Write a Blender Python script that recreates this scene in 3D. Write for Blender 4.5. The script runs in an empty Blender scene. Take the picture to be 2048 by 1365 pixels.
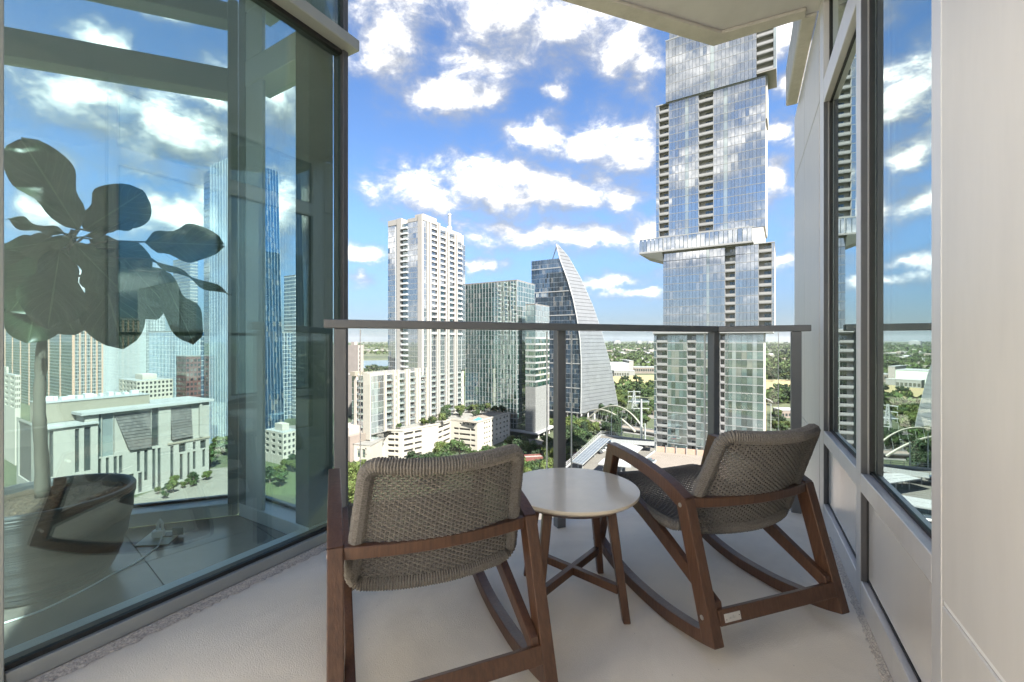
import bpy, bmesh, math, random
import numpy as np
from mathutils import Vector, Matrix
random.seed(7)
R = math.radians
scene = bpy.context.scene
COL = scene.collection
F = 870.0            # focal length in photograph pixels (2048 wide)
EYE = 0.98           # camera height above the balcony floor
GZ = -74.0           # street level below the balcony floor

# ------------------------------------------------------------------ camera
cam_d = bpy.data.cameras.new('camera')
cam = bpy.data.objects.new('camera', cam_d)
COL.objects.link(cam)
cam.location = (0, 0, EYE)
cam.rotation_euler = (R(90), 0, 0)
cam_d.sensor_width = 36
cam_d.lens = 36 * F / 2048
cam_d.clip_start = 0.05
cam_d.clip_end = 80000
scene.camera = cam

# ------------------------------------------------------------------ light
SUN_EL, SUN_AZ = R(48), R(147)     # azimuth clockwise from +Y: behind the clad wall's building
SKY_STRENGTH = 0.05
SUN_STRENGTH = 2.0
sd = bpy.data.lights.new('sun', 'SUN')
sd.energy = SUN_STRENGTH
sd.angle = R(0.5)
sd.color = (1.0, 0.955, 0.88)
sun = bpy.data.objects.new('sun', sd)
COL.objects.link(sun)
sv = Vector((math.sin(SUN_AZ) * math.cos(SUN_EL), math.cos(SUN_AZ) * math.cos(SUN_EL), math.sin(SUN_EL)))
sun.rotation_euler = sv.to_track_quat('Z', 'Y').to_euler()
sun.location = (0, -20, 60)
scene.view_settings.view_transform = 'Standard'
scene.view_settings.look = 'None'
scene.view_settings.gamma = 1
scene.view_settings.use_curve_mapping = False
scene.view_settings.exposure = 3.68
scene.cycles.use_denoising = True
scene.cycles.max_bounces = 10
scene.cycles.transparent_max_bounces = 24
scene.cycles.glossy_bounces = 5
scene.cycles.diffuse_bounces = 5
scene.cycles.sample_clamp_indirect = 6
scene.cycles.caustics_reflective = False
scene.cycles.caustics_refractive = False

# ------------------------------------------------------------------ sky with cumulus
def azel(px, py):
    az = math.atan((px - 1024) / F)
    return az, math.atan((684 - py) / F * math.cos(az))

# clouds of this sky: (px, py, half width, half height) as bearings seen from the balcony
CLOUDS = [(785, 40, 85, 95), (760, 118, 80, 40), (1010, 40, 135, 75), (1130, 45, 150, 62), (1240, 85, 70, 55),
          (900, 190, 95, 36), (985, 200, 42, 24), (945, 135, 95, 30),
          (1085, 270, 72, 36), (1165, 292, 110, 42), (1255, 310, 85, 58),
          (850, 395, 105, 40), (1000, 380, 165, 62), (1130, 385, 130, 46), (1235, 392, 60, 34), (1290, 120, 40, 60), (1300, 470, 60, 40),
          (1060, 470, 130, 32), (1210, 470, 110, 30), (735, 518, 60, 20), (718, 565, 28, 20), (968, 535, 52, 17),
          (1230, 562, 110, 16), (1280, 585, 90, 12), (1562, 265, 34, 26), (1548, 360, 26, 40), (1575, 520, 60, 22), (1570, 75, 50, 30),
          (1575, 180, 26, 16), (1100, 180, 26, 18),
          (150, 190, 170, 60), (330, 262, 190, 80), (420, 190, 60, 45), (90, 330, 75, 34), (330, 430, 150, 60), (70, 420, 80, 60),
          (440, 390, 90, 90), (560, 200, 60, 60), (560, 420, 60, 110), (200, 85, 70, 26), (330, 20, 50, 22),
          (150, 560, 260, 60), (1700, 420, 120, 70), (1800, 250, 130, 70), (1990, 420, 160, 90)]

CLOUDS_BACK = [(-141, 30, 26, 9), (-132, 40, 18, 8), (-152, 24, 14, 6), (-143, 10, 22, 5), (-120, 14, 14, 7), (-100, 12, 16, 6), (-106, 26, 16, 8),
               (62, 12, 12, 5), (72, 24, 20, 8), (95, 34, 26, 10), (170, 40, 30, 14), (-170, 22, 16, 7), (110, 14, 20, 6), (150, 16, 20, 7)]   # degrees

class NT:
    """small helper to write node trees"""
    def __init__(s, tree):
        s.t = tree
    def n(s, kind, **kw):
        nd = s.t.nodes.new(kind)
        for k, v in kw.items():
            if k.startswith('i_'):
                key = k[2:]
                key = int(key) if key.isdigit() else key
                nd.inputs[key].default_value = v
            else:
                setattr(nd, k, v)
        return nd
    def l(s, a, b):
        s.t.links.new(a, b)
    def math(s, op, a, b=None, clamp=False):
        nd = s.n('ShaderNodeMath', operation=op, use_clamp=clamp)
        for i, v in enumerate((a, b)):
            if v is None:
                continue
            if isinstance(v, (int, float)):
                nd.inputs[i].default_value = v
            else:
                s.l(v, nd.inputs[i])
        return nd.outputs[0]
    def vmath(s, op, a, b=None):
        nd = s.n('ShaderNodeVectorMath', operation=op)
        for i, v in enumerate((a, b)):
            if v is None:
                continue
            if isinstance(v, (tuple, list)):
                nd.inputs[i].default_value = v
            else:
                s.l(v, nd.inputs[i])
        return nd.outputs['Value'] if op in ('DOT_PRODUCT', 'LENGTH') else nd.outputs[0]

def cloud_group():
    g = bpy.data.node_groups.new('cloud_density', 'ShaderNodeTree')
    g.interface.new_socket('Dir', in_out='INPUT', socket_type='NodeSocketVector')
    g.interface.new_socket('Density', in_out='OUTPUT', socket_type='NodeSocketFloat')
    t = NT(g)
    gi = t.n('NodeGroupInput'); go = t.n('NodeGroupOutput')
    d = t.vmath('NORMALIZE', gi.outputs[0])
    sep = t.n('ShaderNodeSeparateXYZ'); t.l(d, sep.inputs[0])
    az = t.math('ARCTAN2', sep.outputs[0], sep.outputs[1])
    el = t.math('ARCSINE', sep.outputs[2])
    ae = t.n('ShaderNodeCombineXYZ'); t.l(az, ae.inputs[0]); t.l(el, ae.inputs[1])
    aev = ae.outputs[0]
    # ragged outlines: wobble the bearing
    wob = t.n('ShaderNodeTexNoise', noise_dimensions='3D', i_Scale=9.0, i_Detail=4.0, i_Roughness=0.6)
    t.l(d, wob.inputs['Vector'])
    wv = t.vmath('SCALE', t.vmath('SUBTRACT', wob.outputs['Color'], (0.5, 0.5, 0.5)))
    wv.node.inputs['Scale'].default_value = 0.075
    aev = t.vmath('ADD', aev, wv)
    flat = t.n('ShaderNodeCombineXYZ')
    s2 = t.n('ShaderNodeSeparateXYZ'); t.l(aev, s2.inputs[0])
    t.l(s2.outputs[0], flat.inputs[0]); t.l(s2.outputs[1], flat.inputs[1])
    aev = flat.outputs[0]
    best = None
    charts = []
    for (px, py, w, h) in CLOUDS:
        a, e = azel(px, py)
        ca = math.cos(a)
        charts.append((a, e, w / F * ca * ca * 1.36, h / F * ca * 1.36))
    charts += [tuple(R(q) for q in c) for c in CLOUDS_BACK]
    for a, e, sa, se in charts:
        q = t.vmath('MULTIPLY', t.vmath('SUBTRACT', aev, (a, e, 0)), (1 / sa, 1 / se, 0))
        q = t.vmath('LENGTH', q)
        best = q if best is None else t.math('SMOOTH_MIN', best, q)
        if best.node.operation == 'SMOOTH_MIN':
            best.node.inputs[2].default_value = 0.25
    shape = t.math('SUBTRACT', 1.0, best)
    shape = t.math('MAXIMUM', shape, -1.2)
    # fine billows
    n1 = t.n('ShaderNodeTexNoise', noise_dimensions='3D', i_Scale=12.5, i_Detail=10.0, i_Roughness=0.65, i_Distortion=0.25)
    st = t.vmath('MULTIPLY', d, (1.0, 1.0, 1.6))
    t.l(st, n1.inputs['Vector'])
    bil = t.math('MULTIPLY', t.math('SUBTRACT', n1.outputs[0], 0.5), 2.25)
    a1 = t.math('ADD', t.math('MULTIPLY', shape, 1.0), bil)
    # the same kind of cumulus all round the sky, away from the charted clouds
    n2 = t.n('ShaderNodeTexNoise', noise_dimensions='3D', i_Scale=3.1, i_Detail=6.0, i_Roughness=0.58)
    off = t.vmath('ADD', t.vmath('MULTIPLY', d, (1.0, 1.0, 2.2)), (3.3, 1.7, 0.4))
    t.l(off, n2.inputs['Vector'])
    gen = t.math('ADD', t.math('MULTIPLY', t.math('SUBTRACT', n2.outputs[0], 0.49), 6.0), t.math('MULTIPLY', bil, 0.5))
    mask = t.n('ShaderNodeMapRange', i_1=0.62, i_2=0.95)
    t.l(t.math('ABSOLUTE', t.math('SUBTRACT', az, 0.05)), mask.inputs[0])
    gen = t.math('SUBTRACT', gen, t.math('MULTIPLY', t.math('SUBTRACT', 1.0, mask.outputs[0]), 6.0))
    dens = t.math('MAXIMUM', a1, gen)
    t.l(dens, go.inputs[0])
    return g

def build_world():
    w = bpy.data.worlds.new('World')
    scene.world = w
    w.use_nodes = True
    t = NT(w.node_tree)
    for nd in list(w.node_tree.nodes):
        w.node_tree.nodes.remove(nd)
    out = t.n('ShaderNodeOutputWorld')
    bg = t.n('ShaderNodeBackground'); bg.inputs['Strength'].default_value = SKY_STRENGTH
    t.l(bg.outputs[0], out.inputs[0])
    sky = t.n('ShaderNodeTexSky', sky_type='NISHITA')
    sky.sun_disc = False
    sky.sun_elevation = SUN_EL
    sky.sun_rotation = SUN_AZ
    sky.altitude = 150
    sky.air_density = 1.0
    sky.dust_density = 0.6
    sky.ozone_density = 2.2
    tc = t.n('ShaderNodeTexCoord')
    d = tc.outputs['Generated']
    g = cloud_group()
    c0 = t.n('ShaderNodeGroup'); c0.node_tree = g; t.l(d, c0.inputs[0])
    c1 = t.n('ShaderNodeGroup'); c1.node_tree = g
    t.l(t.vmath('ADD', d, (-0.008, -0.010, 0.050)), c1.inputs[0])
    # deeper blue high up, as in the photograph
    hs = t.n('ShaderNodeHueSaturation', i_Saturation=1.12, i_Value=1.0); t.l(sky.outputs[0], hs.inputs['Color'])
    sep = t.n('ShaderNodeSeparateXYZ'); t.l(d, sep.inputs[0])
    cov = t.n('ShaderNodeMapRange', interpolation_type='SMOOTHSTEP', i_1=-0.30, i_2=0.95); t.l(c0.outputs[0], cov.inputs[0])
    # lit tops, grey bases: the cloud is darker where more cloud lies above it
    dif = t.math('SUBTRACT', c0.outputs[0], c1.outputs[0])
    lit = t.math('ADD', 0.49, t.math('MULTIPLY', dif, 0.70), clamp=True)
    lit = t.math('MULTIPLY', t.math('POWER', lit, 2.2), t.math('POWER', cov.outputs[0], 2.0))
    ramp = t.n('ShaderNodeMix', data_type='RGBA')
    t.l(lit, ramp.inputs[0])
    ramp.inputs[6].default_value = CLOUD_DARK
    ramp.inputs[7].default_value = CLOUD_LIT
    # clouds low on the horizon take the colour of the air
    low = t.n('ShaderNodeMapRange', i_1=0.0, i_2=0.22, i_3=0.35, i_4=0.96); t.l(sep.outputs[2], low.inputs[0])
    fac = t.math('MULTIPLY', t.math('POWER', cov.outputs[0], 1.25), low.outputs[0])
    mix = t.n('ShaderNodeMix', data_type='RGBA')
    # thin the bright band of air the sky model puts at the horizon
    dim = t.n('ShaderNodeMapRange', interpolation_type='SMOOTHSTEP', i_1=-0.02, i_2=0.30); t.l(sep.outputs[2], dim.inputs[0])
    tone = t.n('ShaderNodeMix', data_type='RGBA'); t.l(dim.outputs[0], tone.inputs[0])
    tone.inputs[6].default_value = (0.105, 0.125, 0.175, 1); tone.inputs[7].default_value = (0.34, 0.365, 0.41, 1)
    air = t.vmath('MULTIPLY', hs.outputs[0], tone.outputs[2])
    t.l(fac, mix.inputs[0]); t.l(air, mix.inputs[6]); t.l(ramp.outputs[2], mix.inputs[7])
    t.l(mix.outputs[2], bg.inputs['Color'])
CLOUD_DARK = (0.74, 0.80, 0.91, 1)
CLOUD_LIT = (5.2, 4.95, 4.6, 1)
build_world()

# ------------------------------------------------------------------ materials
def pm(name, col, rough=0.6, metal=0.0, var=0.12, scale=3.0, bump=0.0, bscale=60.0, spec=0.5, island=0.0, stretch=(1, 1, 1), col2=None, detail=5.0):
    m = bpy.data.materials.new(name)
    m.use_nodes = True
    t = NT(m.node_tree)
    b = m.node_tree.nodes['Principled BSDF']
    b.inputs['Roughness'].default_value = rough
    b.inputs['Metallic'].default_value = metal
    b.inputs['Specular IOR Level'].default_value = spec
    geo = t.n('ShaderNodeNewGeometry')
    vec = t.vmath('MULTIPLY', geo.outputs['Position'], stretch)
    c = col if len(col) == 4 else (*col, 1)
    c2 = col2 if col2 else tuple(x * 0.62 for x in c[:3])
    c2 = c2 if len(c2) == 4 else (*c2, 1)
    nz = t.n('ShaderNodeTexNoise', i_Scale=scale, i_Detail=detail, i_Roughness=0.6)
    t.l(vec, nz.inputs['Vector'])
    mx = t.n('ShaderNodeMix', data_type='RGBA')
    mr = t.n('ShaderNodeMapRange', i_1=0.35, i_2=0.75, i_3=0.0, i_4=min(1, var * 4) if not col2 else 1.0)
    t.l(nz.outputs[0], mr.inputs[0])
    t.l(mr.outputs[0], mx.inputs[0])
    mx.inputs[6].default_value = c
    mx.inputs[7].default_value = c2
    last = mx.outputs[2]
    if island:
        hv = t.n('ShaderNodeHueSaturation'); t.l(last, hv.inputs['Color'])
        mi = t.n('ShaderNodeMapRange', i_3=1 - island, i_4=1 + island); t.l(geo.outputs['Random Per Island'], mi.inputs[0])
        t.l(mi.outputs[0], hv.inputs['Value'])
        mh = t.n('ShaderNodeMapRange', i_3=0.5 - island * 0.06, i_4=0.5 + island * 0.06); t.l(geo.outputs['Random Per Island'], mh.inputs[0])
        t.l(mh.outputs[0], hv.inputs['Hue'])
        last = hv.outputs[0]
    t.l(last, b.inputs['Base Color'])
    if bump:
        bn = t.n('ShaderNodeTexNoise', i_Scale=bscale, i_Detail=4.0); t.l(vec, bn.inputs['Vector'])
        bp = t.n('ShaderNodeBump', i_Strength=bump, i_Distance=0.004); t.l(bn.outputs[0], bp.inputs['Height'])
        t.l(bp.outputs[0], b.inputs['Normal'])
    return m

def schlick(t, geo, refl):
    # same from both sides of the pane
    c = t.math('ABSOLUTE', t.vmath('DOT_PRODUCT', geo.outputs['Incoming'], geo.outputs['Normal']))
    k = t.math('POWER', t.math('SUBTRACT', 1.0, c, clamp=True), 5.0)
    r0 = 0.04 + 0.96 * refl
    return t.math('ADD', r0, t.math('MULTIPLY', k, 1 - r0), clamp=True)

def glass(name, tint, refl, rtint, rough=0.0, wave=0.0):
    """coated pane: part mirror, part tinted see-through"""
    m = bpy.data.materials.new(name)
    m.use_nodes = True
    t = NT(m.node_tree)
    m.node_tree.nodes.remove(m.node_tree.nodes['Principled BSDF'])
    out = m.node_tree.nodes['Material Output']
    tr = t.n('ShaderNodeBsdfTransparent'); tr.inputs[0].default_value = (*tint, 1)
    gl = t.n('ShaderNodeBsdfGlossy'); gl.inputs[0].default_value = (*rtint, 1); gl.inputs['Roughness'].default_value = rough
    geo = t.n('ShaderNodeNewGeometry')
    if wave:
        nz = t.n('ShaderNodeTexNoise', i_Scale=1.3, i_Detail=1.0); t.l(geo.outputs['Position'], nz.inputs['Vector'])
        bp = t.n('ShaderNodeBump', i_Strength=wave, i_Distance=0.02); t.l(nz.outputs[0], bp.inputs['Height'])
        t.l(bp.outputs[0], gl.inputs['Normal'])
    f = schlick(t, geo, refl)
    mx = t.n('ShaderNodeMixShader'); t.l(f, mx.inputs[0]); t.l(tr.outputs[0], mx.inputs[1]); t.l(gl.outputs[0], mx.inputs[2])
    t.l(mx.outputs[0], out.inputs[0])
    return m

def facade_glass(name, base, refl, rtint=(0.93, 0.97, 1.0), var=0.5, rough=0.02, blinds=0.12):
    """window wall far off: dim rooms behind a reflective pane, each pane a little different"""
    m = bpy.data.materials.new(name)
    m.use_nodes = True
    t = NT(m.node_tree)
    m.node_tree.nodes.remove(m.node_tree.nodes['Principled BSDF'])
    out = m.node_tree.nodes['Material Output']
    geo = t.n('ShaderNodeNewGeometry')
    mi = t.n('ShaderNodeMapRange', i_3=1 - var, i_4=1 + var); t.l(geo.outputs['Random Per Island'], mi.inputs[0])
    hv = t.n('ShaderNodeHueSaturation'); hv.inputs['Color'].default_value = (*base, 1); t.l(mi.outputs[0], hv.inputs['Value'])
    # a drawn blind or pale curtain behind some of the panes
    bl = t.n('ShaderNodeMix', data_type='RGBA')
    shuffled = t.math('FRACT', t.math('MULTIPLY', geo.outputs['Random Per Island'], 57.31))
    t.l(t.math('MULTIPLY', t.math('GREATER_THAN', shuffled, 1 - blinds), 0.7), bl.inputs[0]); t.l(hv.outputs[0], bl.inputs[6]); bl.inputs[7].default_value = (0.17, 0.165, 0.15, 1)
    df = t.n('ShaderNodeBsdfDiffuse'); t.l(bl.outputs[2], df.inputs[0])
    gl = t.n('ShaderNodeBsdfGlossy'); gl.inputs[0].default_value = (*rtint, 1); gl.inputs['Roughness'].default_value = rough
    f = schlick(t, geo, refl)
    mx = t.n('ShaderNodeMixShader'); t.l(f, mx.inputs[0]); t.l(df.outputs[0], mx.inputs[1]); t.l(gl.outputs[0], mx.inputs[2])
    t.l(mx.outputs[0], out.inputs[0])
    return m

MT = {}
def coated_floor():
    # sprayed coating: fine stipple, faint traffic stains, a few specks and a grubby edge
    m = pm('floor_coating', (0.80, 0.725, 0.60), 0.75, var=0.10, scale=2.2, bump=0.5, bscale=240)
    t = NT(m.node_tree); b = m.node_tree.nodes['Principled BSDF']
    src = b.inputs['Base Color'].links[0].from_socket
    geo = t.n('ShaderNodeNewGeometry')
    n1 = t.n('ShaderNodeTexNoise', i_Scale=1.1, i_Detail=6.0, i_Roughness=0.65, i_Distortion=0.8); t.l(geo.outputs['Position'], n1.inputs['Vector'])
    r1 = t.n('ShaderNodeMapRange', i_1=0.48, i_2=0.72, i_3=0.0, i_4=0.48); t.l(n1.outputs[0], r1.inputs[0])
    mx = t.n('ShaderNodeMix', data_type='RGBA'); t.l(r1.outputs[0], mx.inputs[0]); t.l(src, mx.inputs[6]); mx.inputs[7].default_value = (0.44, 0.38, 0.29, 1)
    v = t.n('ShaderNodeTexVoronoi', i_Scale=34.0); t.l(geo.outputs['Position'], v.inputs['Vector'])
    r2 = t.n('ShaderNodeMapRange', i_1=0.035, i_2=0.075, i_3=0.6, i_4=0.0); t.l(v.outputs['Distance'], r2.inputs[0])
    sepc = t.n('ShaderNodeSeparateColor'); t.l(v.outputs['Color'], sepc.inputs[0])
    few = t.math('MULTIPLY', r2.outputs[0], t.math('GREATER_THAN', sepc.outputs[0], 0.86))
    m2 = t.n('ShaderNodeMix', data_type='RGBA'); t.l(few, m2.inputs[0]); t.l(mx.outputs[2], m2.inputs[6]); m2.inputs[7].default_value = (0.12, 0.10, 0.08, 1)
    t.l(m2.outputs[2], b.inputs['Base Color'])
    return m
MT['floor'] = coated_floor()
MT['mortar'] = pm('rough_mortar', (0.60, 0.54, 0.46), 0.95, scale=150, var=0.25, bump=0.8, bscale=260, col2=(0.22, 0.20, 0.175))
MT['sealant'] = pm('sealant', (0.42, 0.36, 0.29), 0.8, scale=20)
MT['soffit'] = pm('soffit_concrete', (0.55, 0.54, 0.56), 0.9, scale=6, var=0.08, bump=0.3, bscale=120)
MT['concrete'] = pm('concrete', (0.52, 0.50, 0.47), 0.9, scale=8, var=0.14, bump=0.6, bscale=60)
MT['bounce_white'] = pm('white_bounce', (0.80, 0.755, 0.69), 0.7, var=0.05, scale=2)  # paler than the cladding, for the added light-bouncing panels only
MT['cladding'] = pm('cladding', (0.53, 0.51, 0.475), 0.38, var=0.05, scale=7, spec=0.5, bump=0.06, bscale=26, detail=9, stretch=(2.2, 2.2, 0.5))
MT['alu'] = pm('aluminium', (0.60, 0.59, 0.58), 0.42, metal=0.35, var=0.05, scale=3, stretch=(6, 6, 0.7))
MT['alu_dark'] = pm('dark_aluminium', (0.10, 0.10, 0.105), 0.45, metal=0.4, var=0.08, scale=20)
MT['alu_grey'] = pm('grey_frame', (0.32, 0.34, 0.33), 0.5, metal=0.3, var=0.05, scale=3)
MT['brushed'] = pm('brushed_panel', (0.80, 0.77, 0.73), 0.27, metal=0.45, var=0.06, scale=4, stretch=(1, 1, 0.25), bump=0.02, bscale=9)
MT['rail'] = pm('rail_paint', (0.155, 0.16, 0.165), 0.48, metal=0.35, var=0.03, scale=30)
MT['gasket'] = pm('gasket', (0.012, 0.012, 0.012), 0.6, var=0.1)
MT['glass_left'] = glass('tinted_glass', (0.85, 0.94, 0.94), 0.085, (0.84, 1.0, 0.97))
MT['glass_room'] = glass('clear_glass', (0.93, 0.98, 0.97), 0.02, (0.95, 1.0, 1.0))
MT['glass_right'] = glass('coated_glass', (0.55, 0.66, 0.62), 0.50, (0.86, 0.97, 0.95))
MT['glass_rail'] = glass('rail_glass', (0.965, 0.985, 0.98), 0.0, (1, 1, 1))
MT['wood'] = pm('oiled_wood', (0.098, 0.047, 0.025), 0.40, var=0.2, scale=38, stretch=(2.6, 2.6, 0.22), bump=0.25, bscale=70, col2=(0.048, 0.021, 0.012), detail=9.0)
MT['rope'] = pm('rope', (0.185, 0.172, 0.155), 0.9, scale=260, var=0.3, col2=(0.075, 0.065, 0.05))
MT['stone_top'] = pm('table_top', (0.66, 0.585, 0.455), 0.20, scale=9, var=0.06, detail=9)
MT['screw'] = pm('screw', (0.6, 0.6, 0.58), 0.35, metal=0.9, var=0.02)
MT['tag'] = pm('maker_plate', (0.62, 0.61, 0.58), 0.4, metal=0.6, var=0.02)
MT['tag_print'] = pm('maker_print', (0.36, 0.355, 0.34), 0.5, var=0.02)
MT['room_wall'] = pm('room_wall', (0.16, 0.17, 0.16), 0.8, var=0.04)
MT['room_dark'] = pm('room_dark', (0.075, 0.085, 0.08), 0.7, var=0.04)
MT['room_frame'] = pm('room_frame', (0.52, 0.56, 0.56), 0.5, metal=0.2, var=0.04)
MT['room_frame_dark'] = pm('room_frame_dark', (0.19, 0.215, 0.215), 0.5, var=0.04)
MT['tile'] = pm('floor_tile', (0.19, 0.165, 0.145), 0.22, scale=5, var=0.25, detail=8, col2=(0.10, 0.09, 0.08))
MT['grout'] = pm('grout', (0.10, 0.095, 0.09), 0.9)
MT['pot'] = pm('grey_pot', (0.050, 0.054, 0.058), 0.5, scale=3, stretch=(0.3, 0.3, 40), var=0.3, bump=0.6, bscale=5, col2=(0.028, 0.031, 0.034))
MT['soil'] = pm('soil', (0.085, 0.058, 0.038), 0.95, scale=90, var=0.4, bump=1.0, bscale=130, col2=(0.02, 0.014, 0.01))
MT['bark'] = pm('fig_bark', (0.11, 0.095, 0.075), 0.9, scale=30, stretch=(1, 1, 0.3), var=0.3, bump=0.8, bscale=60)
MT['plastic_white'] = pm('white_plastic', (0.72, 0.72, 0.70), 0.35, var=0.02)
MT['plastic_grey'] = pm('grey_plastic', (0.16, 0.17, 0.17), 0.4, var=0.02)

# ------------------------------------------------------------------ mesh helpers
class MB:
    def __init__(s):
        s.v = []; s.f = []; s.mi = []
    def quad(s, a, b, c, d, mi=0):
        i = len(s.v); s.v += [tuple(a), tuple(b), tuple(c), tuple(d)]; s.f.append((i, i + 1, i + 2, i + 3)); s.mi.append(mi)
    def poly(s, pts, mi=0):
        i = len(s.v); s.v += [tuple(p) for p in pts]; s.f.append(tuple(range(i, i + len(pts)))); s.mi.append(mi)
    def obb(s, o, ex, ey, ez, mi=0):
        o, ex, ey, ez = Vector(o), Vector(ex), Vector(ey), Vector(ez)
        if ex.cross(ey).dot(ez) < 0:
            o = o + ex; ex = -ex
        i = len(s.v)
        for k in range(8):
            s.v.append(tuple(o + ex * (k & 1) + ey * ((k >> 1) & 1) + ez * (k >> 2)))
        for f in ((0, 2, 3, 1), (4, 5, 7, 6), (0, 1, 5, 4), (2, 6, 7, 3), (0, 4, 6, 2), (1, 3, 7, 5)):
            s.f.append(tuple(i + q for q in f)); s.mi.append(mi)
    def box(s, x0, x1, y0, y1, z0, z1, mi=0):
        s.obb((x0, y0, z0), (x1 - x0, 0, 0), (0, y1 - y0, 0), (0, 0, z1 - z0), mi)
    def extrude(s, poly2, o, ex, ey, ez, mi=0, cap=True):
        """polygon in (ex,ey) swept along the vector ez"""
        o, ex, ey, ez = Vector(o), Vector(ex), Vector(ey), Vector(ez)
        p = [o + ex * a + ey * b for a, b in poly2]
        area = sum(poly2[k][0] * poly2[(k + 1) % len(poly2)][1] - poly2[(k + 1) % len(poly2)][0] * poly2[k][1] for k in range(len(poly2)))
        if (area > 0) != (ex.cross(ey).dot(ez) > 0):
            p.reverse()
        i = len(s.v); n = len(p)
        s.v += [tuple(q) for q in p] + [tuple(q + ez) for q in p]
        for k in range(n):
            k2 = (k + 1) % n
            s.f.append((i + k, i + k2, i + n + k2, i + n + k)); s.mi.append(mi)
        if cap:
            s.f.append(tuple(i + k for k in range(n - 1, -1, -1))); s.mi.append(mi)
            s.f.append(tuple(i + n + k for k in range(n))); s.mi.append(mi)
    def tube(s, pts, r, n=8, closed=False, cap=True, mi=0, up=(0, 0, 1)):
        pts = [Vector(p) for p in pts]
        m = len(pts)
        rs = r if hasattr(r, '__len__') else [r] * m
        base = len(s.v)
        prev = None
        for k in range(m):
            a = pts[(k - 1) % m] if (closed or k > 0) else pts[0]
            b = pts[(k + 1) % m] if (closed or k < m - 1) else pts[-1]
            t = (b - a).normalized()
            if prev is None:
                u = Vector(up)
                if abs(u.dot(t)) > 0.95:
                    u = Vector((1, 0, 0))
                x = (u - t * u.dot(t)).normalized()
            else:
                x = (prev - t * prev.dot(t)).normalized()
            prev = x
            y = t.cross(x)
            for j in range(n):
                ang = 2 * math.pi * j / n
                s.v.append(tuple(pts[k] + (x * math.cos(ang) + y * math.sin(ang)) * rs[k]))
        for k in range(m if closed else m - 1):
            k2 = (k + 1) % m
            for j in range(n):
                j2 = (j + 1) % n
                s.f.append((base + k * n + j, base + k * n + j2, base + k2 * n + j2, base + k2 * n + j)); s.mi.append(mi)
        if cap and not closed:
            s.f.append(tuple(base + j for j in range(n - 1, -1, -1))); s.mi.append(mi)
            s.f.append(tuple(base + (m - 1) * n + j for j in range(n))); s.mi.append(mi)
    def lathe(s, prof, c=(0, 0, 0), n=48, mi=0, a0=0.0):
        base = len(s.v); m = len(prof)
        for r, z in prof:
            for j in range(n):
                a = a0 + 2 * math.pi * j / n
                s.v.append((c[0] + r * math.cos(a), c[1] + r * math.sin(a), c[2] + z))
        for k in range(m - 1):
            for j in range(n):
                j2 = (j + 1) % n
                s.f.append((base + k * n + j, base + k * n + j2, base + (k + 1) * n + j2, base + (k + 1) * n + j)); s.mi.append(mi)
        if prof[0][0] > 1e-6:
            s.f.append(tuple(base + j for j in range(n - 1, -1, -1))); s.mi.append(mi)
        if prof[-1][0] > 1e-6:
            s.f.append(tuple(base + (m - 1) * n + j for j in range(n))); s.mi.append(mi)
    def mesh(s, name, mats, smooth=False, bevel=0.0, bseg=1):
        me = bpy.data.meshes.new(name)
        me.from_pydata(s.v, [], s.f)
        mats = mats if isinstance(mats, (list, tuple)) else [mats]
        for m in mats:
            me.materials.append(m)
        if len(mats) > 1:
            me.polygons.foreach_set('material_index', s.mi)
        if bevel:
            bm = bmesh.new(); bm.from_mesh(me)
            bmesh.ops.remove_doubles(bm, verts=bm.verts, dist=1e-5)
            es = [e for e in bm.edges if len(e.link_faces) == 2 and e.calc_face_angle(0) > 0.35]
            bmesh.ops.bevel(bm, geom=es, offset=bevel, segments=bseg, affect='EDGES', profile=0.6, clamp_overlap=True)
            bm.to_mesh(me); bm.free()
        if smooth:
            me.polygons.foreach_set('use_smooth', [True] * len(me.polygons))
        me.update()
        return me
    def build(s, name, mats, parent=None, kind=None, label=None, **kw):
        return obj(name, s.mesh(name, mats, **kw), parent, kind, label)

def obj(name, me, parent=None, kind=None, label=None, matrix=None):
    """link a mesh given in world coordinates; children are stored relative to their (unrotated) parent"""
    o = bpy.data.objects.new(name, me)
    COL.objects.link(o)
    if matrix is not None:
        o.matrix_world = matrix
    if parent:
        w = world_loc(parent)
        o.parent = parent
        if matrix is not None:
            m = matrix.copy(); m.translation = m.translation - w
            o.matrix_basis = m
        else:
            o.location = -w
    if kind:
        o['kind'] = kind
    if label:
        o['label'] = label
    return o

def world_loc(o):
    l = Vector((0, 0, 0))
    while o:
        l = l + o.location; o = o.parent
    return l

def thing(name, label, cat, loc=(0, 0, 0), group=None):
    o = bpy.data.objects.new(name, None)
    o.empty_display_size = 0.2
    COL.objects.link(o)
    o.location = loc
    o['label'] = label; o['category'] = cat
    if group:
        o['group'] = group
    return o

def tag(o, label, cat, group=None):
    o['label'] = label; o['category'] = cat
    if group:
        o['group'] = group
    return o

def copy_tree(o, parent=None):
    c = o.copy(); COL.objects.link(c)
    if parent:
        c.parent = parent
    for ch in list(o.children):
        copy_tree(ch, c)
    return c

def P(px, py, D):
    return Vector(((px - 1024) / F * D, D, EYE + (684 - py) / F * D))

def G(px, py, z=GZ):
    D = (EYE - z) * F / (py - 684)
    return Vector(((px - 1024) / F * D, D, z))

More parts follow.
